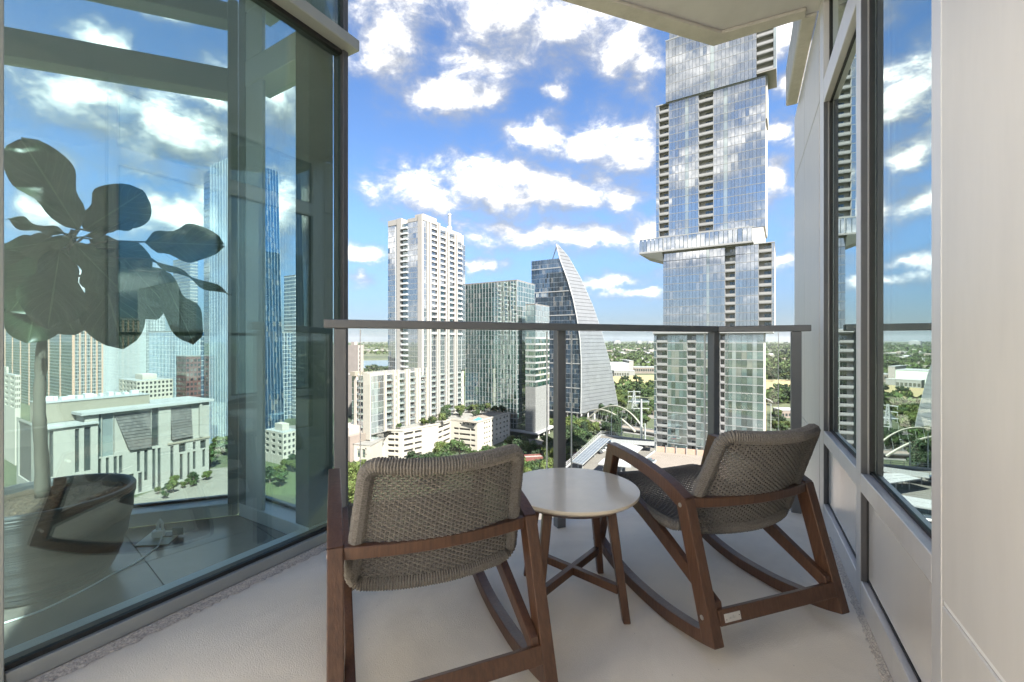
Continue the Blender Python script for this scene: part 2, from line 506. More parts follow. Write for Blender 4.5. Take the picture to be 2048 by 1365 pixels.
class Wall:
    """vertical plane: origin, unit direction along it, unit normal towards the viewer"""
    def __init__(s, P0, d, n=None):
        s.P = Vector((P0[0], P0[1], 0)); L = math.hypot(*d); s.d = Vector((d[0] / L, d[1] / L, 0))
        s.n = Vector((s.d.y, -s.d.x, 0))
        if s.n.dot(-s.P) < 0:
            s.n = -s.n
        if n is not None:
            s.n = Vector((n[0], n[1], 0)).normalized()
    def a(s, px):
        k = (px - 1024) / F
        return (k * s.P.y - s.P.x) / (s.d.x - k * s.d.y)
    def z(s, px, py):
        return EYE + (684 - py) / F * (s.P.y + s.a(px) * s.d.y)
    def pt(s, a, z, o=0.0):
        v = s.P + s.d * a + s.n * o
        return Vector((v.x, v.y, z))
    def slab(s, mb, a0, a1, z0, z1, o0, o1, mi=0):
        mb.obb(s.pt(a0, z0, o0), s.d * (a1 - a0), s.n * (o1 - o0), Vector((0, 0, z1 - z0)), mi)
    def matrix(s, a, z, o=0.0):
        p = s.pt(a, z, o)
        # local x along the wall, y into the building, z up
        e = 1 if s.d.cross(-s.n).z > 0 else -1
        return Matrix(((s.d.x * e, -s.n.x, 0, p.x), (s.d.y * e, -s.n.y, 0, p.y), (0, 0, 1, p.z), (0, 0, 0, 1)))
# ================================================================== BALCONY
LW = Wall((-0.895, 2.085), (0.4937, 0.8696), (0.8696, -0.4937))      # glazed wall of the room
RW = Wall((1.282, 1.601), (0.4726, 0.8813), (-0.8813, 0.4726))       # clad wall
RAIL_L, RAIL_A, RAIL_K, RAIL_R = Vector((-0.775, 1.84, 0)), Vector((0.252, 2.305, 0)), Vector((1.262, 2.69, 0)), Vector((1.675, 2.475, 0))

def structure(name, mb, mats, **kw):
    return mb.build(name, mats, None, 'structure', **kw)

def build_floor():
    mb = MB()
    a = LW.pt(0.0, 0, -0.06); b = LW.pt(-5.5, 0, -0.06); c = RW.pt(-5.5, 0, -0.06); d = RW.pt(1.15, 0, -0.06)
    pts = [b, c, d, Vector((1.33, 2.83, 0)), Vector((0.22, 2.42, 0)), Vector((-0.80, 1.98, 0)), a]
    pts = [(p.x, p.y) for p in pts]
    mb.extrude(pts, (0, 0, -0.24), (1, 0, 0), (0, 1, 0), (0, 0, 0.24))
    structure('balcony_floor', mb, MT['floor'], bevel=0.006)
    # mortar fillet along the sill and along the clad wall: bumpy coved strip
    def fillet(name, wall, a0, a1, w, h, o0):
        rnd = random.Random(4)
        mb = MB(); n = 150; prof = 7
        for i in range(n + 1):
            a = a0 + (a1 - a0) * i / n
            ww = w * (0.8 + 0.4 * rnd.random())
            for j in range(prof + 1):
                t = j / prof
                o = o0 + ww * t
                z = h * (1 - t) ** 1.7 + 0.0015 + (rnd.random() * 0.004 if 0 < j < prof else 0)
                mb.v.append(tuple(wall.pt(a, z, o)))
        for i in range(n):
            for j in range(prof):
                k = i * (prof + 1) + j
                mb.f.append((k, k + 1, k + prof + 2, k + prof + 1)); mb.mi.append(0)
        structure(name, mb, MT['mortar'])
    fillet('mortar_strip', LW, -2.0, 0.0, 0.042, 0.013, 0.003)
    fillet('mortar_strip', RW, -1.0, 0.62, 0.022, 0.010, 0.001)
build_floor()

def build_ceiling():
    z = 2.87
    K = Vector((1.275, 2.76)); L = Vector((-0.66, 2.047)); Q = Vector((1.70, 2.52))
    Rq = RW.pt(1.02, 0, -0.02); Rb = RW.pt(0.55, 0, -0.02); Lb = LW.pt(-0.12, 0, 0.0)
    pts = [tuple(L), (Lb.x, Lb.y), (Rb.x, Rb.y), (Rq.x, Rq.y), tuple(Q), tuple(K)]
    mb = MB()
    mb.extrude(pts, (0, 0, z), (1, 0, 0), (0, 1, 0), (0, 0, 0.26))
    structure('balcony_ceiling', mb, MT['soffit'], bevel=0.008)
    # drip edge: a lower rim along the two free edges
    mb = MB()
    def inset(p, q, w):
        d = (q - p).normalized(); n = Vector((d.y, -d.x))
        return n * w
    w = 0.075
    n1 = inset(L, K, w); n2 = inset(K, Q, w)
    Ki = K + n1 + n2 * 0.75
    mb.extrude([tuple(L), tuple(K), tuple(Ki), tuple(L + n1)], (0, 0, z - 0.022), (1, 0, 0), (0, 1, 0), (0, 0, 0.021))
    mb.extrude([tuple(K), tuple(Q), tuple(Q + n2), tuple(Ki)], (0, 0, z - 0.022), (1, 0, 0), (0, 1, 0), (0, 0, 0.021))
    structure('ceiling_drip_edge', mb, MT['concrete'], bevel=0.004)
    # slab edge running on along the clad wall
    mb = MB()
    RW.slab(mb, 1.03, 2.12, z, z + 0.30, 0.003, 0.085)
    structure('concrete_ledge', mb, MT['concrete'], bevel=0.008)
build_ceiling()

# ------------------------------------------------------------------ clad wall with two windows
def build_clad_wall():
    W = RW
    t = thing('clad_wall', 'pale metal clad wall with two tall windows over brushed spandrels beside the rocking chairs', 'wall', W.pt(-0.3, 0, -0.05))
    def part(name, a0, a1, z0, z1, o0, o1, m, bevel=0.0015, label=None):
        mb = MB(); W.slab(mb, a0, a1, z0, z1, o0, o1)
        return mb.build(name, m, t, bevel=bevel, label=label)
    # wall body behind everything (keeps daylight out of the dark room)
    part('wall_core', W.a(1640) + 0.01, W.a(1590) - 0.05, -3.2, 2.869, -0.30, -0.030, MT['room_wall'], 0)
    part('wall_core', -2.95, W.a(1886) - 0.004, -0.2, 2.869, -0.30, -0.030, MT['room_wall'], 0)
    F1, F0, M1, M0, W0, JN, END = (W.a(q) for q in (1886, 1866, 1722.5, 1714, 1648, 1610, 1590))
    # cladding panels, 6 mm joints
    zj = 0.425
    for a0, a1 in ((-1.66, F1 - 0.009), (-2.95, -1.666)):
        part('cladding_panel', a0, a1, 0.012, zj - 0.006, -0.028, 0.005, MT['cladding'], 0.003)
        part('cladding_panel', a0, a1, zj + 0.006, 2.868, -0.028, 0.005, MT['cladding'], 0.003)
    part('joint_sealant', -2.95, F1 - 0.009, zj - 0.005, zj + 0.005, -0.027, 0.001, MT['plastic_white'], 0)
    for a0, a1 in ((W0 + 0.134, JN - 0.004), (JN + 0.004, END)):
        part('cladding_panel', a0, a1, 2.333, 2.867, -0.028, 0.004, MT['cladding'], 0.002)
        z = 2.325
        while z > -2.8:
            z2 = z - 1.9 if z > 2 else z - 2.4
            part('cladding_panel', a0, a1, z2, z, -0.028, 0.004, MT['cladding'], 0.002)
            z = z2 - 0.006
    part('sun_block_wall', -2.95, 1.02, 2.8685, 5.7, -0.5, -0.025, MT['cladding'], 0.003)  # added out of view: shades the balcony and room from the sun
    # frames
    def verts(a0, a1):
        part('mullion', a0, a1, 0.0, 2.868, -0.06, 0.003, MT['alu'], 0.002)
    verts(F1, F0); verts(M1, M0); verts(W0, W0 + 0.064)
    part('frame_cover', W0 + 0.066, W0 + 0.132, 0.0, 2.868, -0.06, 0.002, MT['alu'], 0.002)
    for a0, a1 in ((F0 + 0.002, M1 - 0.002), (M0 + 0.002, W0 - 0.002)):
        part('base_rail', a0, a1, 0.0, 0.106, -0.06, 0.0015, MT['alu'], 0.002)
        part('sill', a0, a1, 0.430, 0.497, -0.06, 0.002, MT['alu'], 0.002)
        part('transom', a0, a1, 2.262, 2.385, -0.06, 0.002, MT['alu'], 0.002)
        part('head', a0, a1, 2.80, 2.867, -0.06, 0.002, MT['alu'], 0.002)
        part('spandrel_panel', a0 + 0.012, a1 - 0.012, 0.120, 0.418, -0.045, -0.019, MT['brushed'], 0.001)
        for z0, z1, nm, o in ((0.510, 2.250, 'window_pane', -0.030), (2.397, 2.790, 'upper_pane', -0.030)):
            mb = MB(); W.slab(mb, a0 + 0.010, a1 - 0.010, z0, z1, o - 0.012, o)
            mb.build(nm, MT['glass_right'], t)
        for z0, z1, o in ((0.107, 0.429, -0.016), (0.498, 2.261, -0.016)):
            part('jamb', a1 - 0.006, a1 + 0.0015, z0, z1, o, 0.0015, MT['alu_dark'], 0)
        # black gaskets round spandrel and panes
        for z0, z1, o in ((0.107, 0.429, -0.022), (0.498, 2.261, -0.030), (2.386, 2.799, -0.030)):
            mb = MB()
            g = 0.011
            W.slab(mb, a0 + 0.001, a0 + g, z0, z1, -0.055, o + 0.0075)
            W.slab(mb, a1 - g, a1 - 0.001, z0, z1, -0.055, o + 0.0075)
            W.slab(mb, a0 + g, a1 - g, z0 + 0.001, z0 + g, -0.055, o + 0.005)
            W.slab(mb, a0 + g, a1 - g, z1 - g, z1 - 0.001, -0.055, o + 0.005)
            mb.build('gasket', MT['gasket'], t)
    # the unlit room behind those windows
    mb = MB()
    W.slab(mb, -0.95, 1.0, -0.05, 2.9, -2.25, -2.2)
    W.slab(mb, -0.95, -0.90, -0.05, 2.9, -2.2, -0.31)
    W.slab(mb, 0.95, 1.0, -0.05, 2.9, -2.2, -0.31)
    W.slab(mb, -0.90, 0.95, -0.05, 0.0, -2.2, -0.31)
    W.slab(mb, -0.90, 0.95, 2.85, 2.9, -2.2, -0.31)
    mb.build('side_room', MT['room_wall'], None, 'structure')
build_clad_wall()

# ------------------------------------------------------------------ glazed wall of the room
def build_glass_wall():
    W = LW
    t = thing('glass_wall', 'tall green tinted glass wall with grey metal sill in front of the potted fig', 'window', W.pt(-0.5, 0, 0))
    def part(name, a0, a1, z0, z1, o0, o1, m, bevel=0.002):
        mb = MB(); W.slab(mb, a0, a1, z0, z1, o0, o1)
        return mb.build(name, m, t, bevel=bevel)
    A0, A1 = -1.018, 0.105
    part('sill_rail', A0, A1 + 0.02, 0.014, 0.061, -0.075, 0.0, MT['alu_grey'])
    part('sealant_bead', A0, A1, 0.002, 0.013, -0.06, 0.002, MT['sealant'], 0)
    part('gasket', A0, A1, 0.062, 0.076, -0.06, -0.014, MT['gasket'], 0)
    part('head_band', A0 - 0.6, A1 + 0.055, 2.441, 2.497, -0.05, 0.055, MT['alu_grey'], 0.004)
    part('gasket', A0, A1, 2.420, 2.440, -0.06, -0.010, MT['gasket'], 0)
    part('mullion', A1, A1 + 0.03, 0.062, 2.440, -0.075, 0.0, MT['alu_dark'])
    part('mullion', A1, A1 + 0.03, 2.498, 3.25, -0.075, 0.0, MT['alu_dark'])
    part('mullion', A0 - 0.06, A0 - 0.004, 0.0, 2.440, -0.075, 0.012, MT['alu_grey'])
    part('window_pane', A0 + 0.0, A1 - 0.001, 0.070, 2.430, -0.040, -0.022, MT['glass_left'], 0)
    part('upper_pane', A0 - 0.6, A1 - 0.001, 2.500, 3.25, -0.040, -0.022, MT['glass_left'], 0)
    part('spandrel_backing', A0 - 0.6, A1 - 0.002, 2.500, 3.25, -0.09, -0.06, MT['room_wall'], 0)
    # inner ledge of the sill, seen through the glass
    part('inner_sill', A0, A1 - 0.10, 0.020, 0.058, -0.15, -0.077, MT['room_frame'], 0.003)
    # added unseen behind the camera: white sunlit panels that bounce light onto the balcony
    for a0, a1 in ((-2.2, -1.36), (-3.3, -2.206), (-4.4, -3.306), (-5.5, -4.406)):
        part('cladding_panel', a0, a1, 0.012, 0.409, -0.09, 0.012, MT['bounce_white'])
        part('cladding_panel', a0, a1, 0.421, 3.2, -0.09, 0.012, MT['bounce_white'])
    part('window_pane', -1.355, A0 - 0.065, 0.070, 2.430, -0.040, -0.022, MT['glass_left'], 0)
build_glass_wall()

# ------------------------------------------------------------------ the corner room behind the glass
CORNER = Vector((-1.55, 2.45, 0))
FW = Wall((CORNER.x, CORNER.y), (1.0, 0.372))        # far glazing
SW = Wall((CORNER.x, CORNER.y), (0.34, -0.205))      # return glazing
def build_room():
    end = LW.pt(0.10, 0, -0.09)
    far = FW.pt(-4.2, 0)
    near = LW.pt(-3.0, 0, -0.09)
    # floor slab and tiles
    mb = MB()
    mb.extrude([(CORNER.x, CORNER.y), (far.x, far.y), (near.x - 1.5, near.y), (near.x, near.y), (end.x, end.y)], (0, 0, -0.26), (1, 0, 0), (0, 1, 0), (0, 0, 0.252))
    fl = structure('room_floor', mb, MT['grout'])
    td = Vector((0.63, 0.776, 0)).normalized(); tn = Vector((td.y, -td.x, 0)); s = 0.46
    shared = None
    poly = [(CORNER.x, CORNER.y), (far.x, far.y), (near.x - 1.5, near.y), (near.x, near.y), (end.x, end.y)]
    def clip(pts, a, b):
        out = []
        side = lambda p: (b[0] - a[0]) * (p[1] - a[1]) - (b[1] - a[1]) * (p[0] - a[0])
        for i in range(len(pts)):
            p, q = pts[i], pts[(i + 1) % len(pts)]
            sp, sq = side(p), side(q)
            if sp >= 0: out.append(p)
            if sp * sq < 0:
                u = sp / (sp - sq); out.append((p[0] + (q[0] - p[0]) * u, p[1] + (q[1] - p[1]) * u))
        return out
    area = sum(poly[k][0] * poly[(k + 1) % 5][1] - poly[(k + 1) % 5][0] * poly[k][1] for k in range(5))
    pp = poly if area > 0 else poly[::-1]
    o = Vector((-1.62, 1.93, 0))
    for i in range(-6, 4):
        for j in range(-8, 8):
            c = o + td * (i * s) + tn * (j * s)
            q = [c, c + td * (s - 0.004), c + td * (s - 0.004) + tn * (s - 0.004), c + tn * (s - 0.004)]
            q = [(v.x, v.y) for v in q]
            for k in range(len(pp)):
                q = clip(q, pp[k], pp[(k + 1) % len(pp)])
                if len(q) < 3: break
            if len(q) < 3: continue
            mb = MB(); mb.extrude(q, (0, 0, -0.0075), (1, 0, 0), (0, 1, 0), (0, 0, 0.0075))
            mb.build('floor_tile', MT['tile'], fl)
    mb = MB()
    mb.extrude(poly, (0, 0, 2.90), (1, 0, 0), (0, 1, 0), (0, 0, 0.3))
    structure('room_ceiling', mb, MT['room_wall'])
    # far glazing
    t = thing('corner_window', 'full height corner glazing of the tiled room with thick grey beams behind the fig', 'window', (CORNER.x, CORNER.y, 0))
    def part(W, name, a0, a1, z0, z1, o0, o1, m, bevel=0.003):
        mb = MB(); W.slab(mb, a0, a1, z0, z1, o0, o1)
        return mb.build(name, m, t, bevel=bevel)
    fr, dk = MT['room_frame'], MT['room_frame_dark']
    part(FW, 'curb', -4.2, -0.02, 0.0, 0.070, -0.14, 0.0, fr)
    part(FW, 'transom', -4.2, -0.05, 2.385, 2.525, -0.14, -0.03, dk)
    part(FW, 'head', -4.2, -0.05, 2.80, 2.899, -0.14, -0.03, dk)
    part(FW, 'mullion', -2.6, -2.52, 0.071, 2.384, -0.14, -0.03, dk)
    for z0, z1 in ((0.085, 2.384), (2.526, 2.80)):
        part(FW, 'window_pane', -2.519, -0.05, z0, z1, -0.125, -0.107, MT['glass_room'], 0)
        part(FW, 'window_pane', -4.2, -2.601, z0, z1, -0.125, -0.107, MT['glass_room'], 0)
    part(FW, 'gasket', -4.2, -0.05, 0.071, 0.084, -0.13, -0.10, MT['gasket'], 0)
    part(FW, 'corner_post', -0.045, 0.005, 0.0, 2.899, -0.14, 0.0, dk)
    part(SW, 'corner_post', 0.02, 0.085, 0.071, 2.899, -0.05, 0.0, dk)
    part(SW, 'corner_cover', 0.087, 0.250, 0.071, 2.384, -0.022, -0.002, fr)
    part(SW, 'corner_cover', 0.087, 0.250, 2.526, 2.79, -0.022, -0.002, fr)
    part(SW, 'curb', 0.02, 0.655, 0.0, 0.070, -0.14, 0.0, fr)
    part(SW, 'transom', 0.087, 0.546, 2.385, 2.525, -0.14, -0.0, fr)
    part(SW, 'head', 0.087, 0.546, 2.80, 2.899, -0.14, -0.0, fr)
    part(SW, 'gasket', 0.03, 0.545, 0.071, 0.084, -0.13, -0.10, MT['gasket'], 0)
    for z0, z1 in ((0.085, 2.384), (2.526, 2.80)):
        part(SW, 'window_pane', 0.03, 0.545, z0, z1, -0.125, -0.107, MT['glass_room'], 0)
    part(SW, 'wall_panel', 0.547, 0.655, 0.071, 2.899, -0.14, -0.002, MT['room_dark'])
build_room()

# ------------------------------------------------------------------ railing
def build_railing():
    t = thing('glass_railing', 'dark grey metal balcony railing with flat cap and clear glass panels', 'railing', (0.25, 2.3, 0))
    zt = 1.071
    def bar(name, p, q, w, z0, z1, m, ext0=0.0, ext1=0.0, bevel=0.003):
        d = (q - p).normalized(); n = Vector((d.y, -d.x, 0))
        a = p - d * ext0; L = (q - p).length + ext0 + ext1
        mb = MB(); mb.obb(a + n * (-w / 2) + Vector((0, 0, z0)), d * L, n * w, (0, 0, z1 - z0))
        return mb.build(name, m, t, bevel=bevel)
    # mitred cap rail
    w = 0.062
    d1 = (RAIL_K - RAIL_L).normalized(); n1 = Vector((d1.y, -d1.x, 0))
    d2 = (RAIL_R - RAIL_K).normalized(); n2 = Vector((d2.y, -d2.x, 0))
    bis = (n1 + n2).normalized(); bl = (w / 2) / bis.dot(n1)
    for nm, p, q, n, pm_, qm in (('cap_rail', RAIL_L - d1 * 0.02, RAIL_K, n1, None, bis * bl), ('cap_rail', RAIL_K, RAIL_R + d2 * 0.02, n2, bis * bl, None)):
        a = p + (pm_ if pm_ else n * w / 2); b = q + (qm if qm else n * w / 2)
        a2 = p - (pm_ if pm_ else n * w / 2); b2 = q - (qm if qm else n * w / 2)
        mb = MB(); mb.extrude([(a.x, a.y), (b.x, b.y), (b2.x, b2.y), (a2.x, a2.y)], (0, 0, zt - 0.036), (1, 0, 0), (0, 1, 0), (0, 0, 0.036))
        mb.build(nm, MT['rail'], t, bevel=0.003)
    # posts
    for p, d in ((RAIL_L + d1 * 0.045, d1), (RAIL_A, d1), (RAIL_K - d1 * 0.02 + n1 * 0.0, d1), (RAIL_R - d2 * 0.05, d2)):
        n = Vector((d.y, -d.x, 0)); s = 0.05
        mb = MB(); mb.obb(p - d * s / 2 - n * s / 2 + Vector((0, 0, -0.01)), d * s, n * s, (0, 0, zt - 0.037 + 0.01))
        mb.build('post', MT['rail'], t, bevel=0.003)
    # glass panels
    def pane(p, q, e0, e1):
        d = (q - p).normalized(); n = Vector((d.y, -d.x, 0))
        a = p + d * e0; L = (q - p).length - e0 - e1
        mb = MB(); mb.obb(a - n * 0.006 + Vector((0, 0, 0.085)), d * L, n * 0.011, (0, 0, 0.945))
        mb.build('glass_panel', MT['glass_rail'], t)
        mb = MB(); mb.obb(a - n * 0.0062 + Vector((0, 0, 0.085)), d * 0.0025, n * 0.0118, (0, 0, 0.945))
        mb.build('glass_edge', MT['plastic_white'], t)
        mb = MB(); mb.obb(a + d * (L - 0.0025) - n * 0.0062 + Vector((0, 0, 0.085)), d * 0.0025, n * 0.0118, (0, 0, 0.945))
        mb.build('glass_edge', MT['plastic_white'], t)
    pane(RAIL_L, RAIL_A, 0.125, 0.075)
    pane(RAIL_A, RAIL_K, 0.07, 0.09)
    pane(RAIL_K, RAIL_R, 0.06, 0.135)
build_railing()

# ------------------------------------------------------------------ rocking chairs
CH_W = 0.287
def arc_pts(pts, n):
    """Catmull-Rom through 2-D points"""
    out = []
    m = len(pts)
    for i in range(m - 1):
        p0 = pts[max(i - 1, 0)]; p1 = pts[i]; p2 = pts[i + 1]; p3 = pts[min(i + 2, m - 1)]
        for k in range(n):
            t = k / n
            out.append(tuple(0.5 * ((2 * p1[c]) + (-p0[c] + p2[c]) * t + (2 * p0[c] - 5 * p1[c] + 4 * p2[c] - p3[c]) * t * t + (-p0[c] + 3 * p1[c] - 3 * p2[c] + p3[c]) * t ** 3) for c in range(len(p1))))
    out.append(tuple(pts[-1]))
    return out

def make_chair():
    """local frame: x to the sitter's right seen from behind, y forward, z up"""
    t = thing('rocking_chair', '', 'rocking chair')
    def prism(name, poly, v0, v1, bevel=0.0035, mat='wood'):
        mb = MB(); mb.extrude(poly, (v0, 0, 0), (0, 1, 0), (0, 0, 1), (v1 - v0, 0, 0))
        return mb.build(name, MT[mat], t, bevel=bevel, bseg=2)
    rock_lo = arc_pts([(0.0, 0.056), (0.082, 0.033), (0.223, 0.007), (0.345, 0.001), (0.464, 0.004), (0.60, 0.024), (0.745, 0.066)], 4)
    rock_hi = arc_pts([(0.742, 0.110), (0.60, 0.066), (0.47, 0.045), (0.345, 0.043), (0.235, 0.049), (0.10, 0.070), (0.03, 0.092)], 4)
    rear = [(0.0, 0.0565), (0.052, 0.046), (0.170, 0.425), (0.1675, 0.452), (0.129, 0.463)]
    arm = arc_pts([(0.130, 0.464), (0.229, 0.501), (0.376, 0.527), (0.50, 0.538), (0.612, 0.541)], 4) + arc_pts([(0.580, 0.498), (0.48, 0.495), (0.37, 0.483), (0.25, 0.459), (0.172, 0.427)], 4)
    front = [(0.616, 0.5405), (0.743, 0.112), (0.738, 0.070), (0.702, 0.062), (0.570, 0.503)]
    diag = arc_pts([(0.030, 0.118), (0.108, 0.154), (0.34, 0.252), (0.48, 0.303), (0.655, 0.352)], 4) + arc_pts([(0.640, 0.392), (0.46, 0.347), (0.32, 0.296), (0.14, 0.214), (0.040, 0.168)], 4)
    for s in (-1, 1):
        def vv(a, b):
            return (s * a, s * b) if s > 0 else (-b, -a)
        w = CH_W
        prism('rear_leg', rear, *vv(w - 0.038, w))
        prism('rocker', rock_lo + rock_hi, *vv(w - 0.0375, w - 0.0005))
        prism('armrest', arm, *vv(w - 0.0385, w + 0.0005))
        prism('front_leg', front, *vv(w - 0.037, w - 0.001))
        prism('seat_rail', diag, *vv(w - 0.064, w - 0.0395))
        for u, z in ((0.152, 0.436), (0.052, 0.123)):
            mb = MB(); mb.tube([(s * (w - 0.001), u, z), (s * (w + 0.0018), u, z)], 0.0075, 12, up=(0, 1, 0))
            o = mb.build('bolt', MT['screw'], t)
    # cross bar between the rear legs, with the maker's plate
    prism('stretcher', [(0.014, 0.108), (0.036, 0.104), (0.046, 0.146), (0.026, 0.152)], -(CH_W - 0.0385), CH_W - 0.0385, 0.003)
    mb = MB()
    ex = Vector((1, 0, 0)); ez = Vector((0, 0.012, 0.044)).normalized(); en = ex.cross(ez)
    o = Vector((-CH_W + 0.056, 0.0175, 0.116))
    mb.obb(o - en * -0.0005, ex * 0.062, ez * 0.024, en * 0.0022)
    pl = mb.build('maker_plate', MT['tag'], t, bevel=0.0006)
    for q in (0.006, 0.056):
        mb = MB(); c = o + ex * q + ez * (0.008 if q < 0.03 else 0.014) - en * -0.0024
        mb.tube([c - en * 0.0004, c + en * 0.0009], 0.0014, 8); mb.build('screw', MT['gasket'], pl)
    mb = MB()
    for k in range(7):
        mb.obb(o + ex * (0.016 + 0.0042 * k) + ez * 0.008 + en * 0.0028, ex * (0.0009 + 0.0012 * (k % 3 == 1)), ez * (0.009 if k in (3, 4) else 0.006), en * 0.0002)
    mb.build('stamped_mark', MT['tag_print'], pl, 'stuff')
    # ---- rope wrapped rims and woven panels
    def rim(name, S, corner, rad, n, parent):
        """S(a,b) surface, path round its border with rounded corners, rope ridges across it"""
        path = []
        c = corner
        k = 10
        def seg(p, q, m):
            for i in range(m):
                f = i / m
                path.append((p[0] + (q[0] - p[0]) * f, p[1] + (q[1] - p[1]) * f))
        def crn(cx, cy, a0):
            for i in range(k):
                a = a0 + (math.pi / 2) * i / k
                path.append((cx + c[0] * math.cos(a), cy + c[1] * math.sin(a)))
        seg((-1 + c[0], 0), (1 - c[0], 0), 60); crn(1 - c[0], c[1], -math.pi / 2)
        seg((1, c[1]), (1, 1 - c[1]), 50); crn(1 - c[0], 1 - c[1], 0)
        seg((1 - c[0], 1), (-1 + c[0], 1), 60); crn(-1 + c[0], 1 - c[1], math.pi / 2)
        seg((-1, 1 - c[1]), (-1, c[1]), 50); crn(-1 + c[0], c[1], math.pi)
        pts = [Vector(S(a, b)) for a, b in path]
        # resample evenly: two rings per rope turn
        L = [0]
        for i in range(len(pts)):
            L.append(L[-1] + (pts[(i + 1) % len(pts)] - pts[i]).length)
        tot = L[-1]; turns = int(tot / 0.0072); m = turns * 2
        out = []; j = 0
        for i in range(m):
            s = tot * i / m
            while L[j + 1] < s: j += 1
            f = (s - L[j]) / max(1e-9, L[j + 1] - L[j])
            out.append(pts[j].lerp(pts[(j + 1) % len(pts)], f))
        rnd = random.Random(3)
        mb = MB(); mb.tube(out, [rad * ((1.02 + 0.05 * rnd.random()) if i % 2 else 0.87) for i in range(m)], n, closed=True)
        return mb.build(name, MT['rope'], parent, smooth=False)
    def weave(S, Nrm, rows, cols, rr, parent, a_in, b_in):
        mb = MB()
        rnd = random.Random(5)
        for i in range(rows):
            b = b_in + (1 - 2 * b_in) * (i + 0.5) / rows
            pts = []
            for j in range(cols * 2 + 1):
                a = -a_in + 2 * a_in * j / (cols * 2)
                amp = 0 if j % 2 == 0 else (0.0038 if ((j // 2) + i) % 2 else -0.0038)
                p = Vector(S(a, b)) + Nrm * amp
                p.z += rnd.uniform(-0.0004, 0.0004)
                pts.append(p)
            mb.tube(pts, rr, 5, cap=False)
        for j in range(cols):
            a = -a_in + 2 * a_in * (j + 0.5) / cols
            mb.tube([Vector(S(a, b_in + (1 - 2 * b_in) * i / 16)) for i in range(17)], 0.0022, 5, cap=False)
        return mb.build('woven_panel', MT['rope'], parent, kind='stuff')
    def SB(a, b):
        w = 0.228 + (0.196 - 0.228) * b
        u = 0.207 + (0.058 - 0.207) * b - 0.052 * (1 - a * a)
        return (a * w, u, 0.334 + (0.678 - 0.334) * b - 0.006 * (1 - a * a) * (1 if b > 0.5 else 0.5))
    bk = rim('backrest', SB, (0.14, 0.09), 0.0215, 10, t)
    weave(SB, Vector((0, 0.92, 0.39)), 46, 36, 0.0028, bk, 0.93, 0.03)
    prof = arc_pts([(0.250, 0.318), (0.335, 0.312), (0.462, 0.322), (0.60, 0.360), (0.668, 0.373)], 6)
    def SS(a, b):
        x = b * (len(prof) - 1); i = min(int(x), len(prof) - 2); f = x - i
        u = prof[i][0] + (prof[i + 1][0] - prof[i][0]) * f; z = prof[i][1] + (prof[i + 1][1] - prof[i][1]) * f
        return (a * (0.222 + 0.004 * b), u, z - 0.022 * (1 - a * a) * math.sin(math.pi * min(1, b * 1.1) * 0.9))
    st = rim('seat', SS, (0.16, 0.10), 0.0195, 8, t)
    weave(SS, Vector((0, -0.2, 0.98)), 52, 32, 0.0029, st, 0.93, 0.03)
    for s in (-1, 1):
        mb = MB(); mb.tube([(s * 0.215, 0.345, 0.292), (s * 0.224, 0.345, 0.262), (s * 0.226, 0.345, 0.246)], 0.014, 10)
        mb.build('seat_peg', MT['rope'], t, smooth=True)
    # bowed back rail
    mb = MB(); n = 28; W = CH_W - 0.0388
    ring = []
    for i in range(n + 1):
        x = -W + 2 * W * i / n
        u = 0.140 - 0.034 * (1 - (x / W) ** 2)
        ring.append([(x, u - 0.010, 0.4285), (x, u + 0.012, 0.4305), (x, u + 0.010, 0.4625), (x, u - 0.012, 0.4605)])
    for r in ring: mb.v += r
    for i in range(n):
        for j in range(4):
            j2 = (j + 1) % 4
            mb.f.append((i * 4 + j, i * 4 + j2, i * 4 + 4 + j2, i * 4 + 4 + j)); mb.mi.append(0)
    mb.f += [(3, 2, 1, 0), (n * 4, n * 4 + 1, n * 4 + 2, n * 4 + 3)]; mb.mi += [0, 0]
    mb.build('back_rail', MT['wood'], t, bevel=0.002)
    return t

chair = make_chair()
chair2 = copy_tree(chair)
for o, x, y, a, rock, lab in ((chair, -0.139, 1.056, 0.392, -0.02, 'wooden rocking chair with grey rope seat nearest the tinted glass wall'),
                        (chair2, 0.878, 1.389, 0.319, 0.0, 'wooden rocking chair with grey rope seat against the brushed spandrels of the clad wall')):
    o.location = (x, y, 0.0)
    o.rotation_euler = (rock, 0, a)
    o['label'] = lab
    o['group'] = 'rope rocking chairs on the balcony'
chair.location.z = 0.004

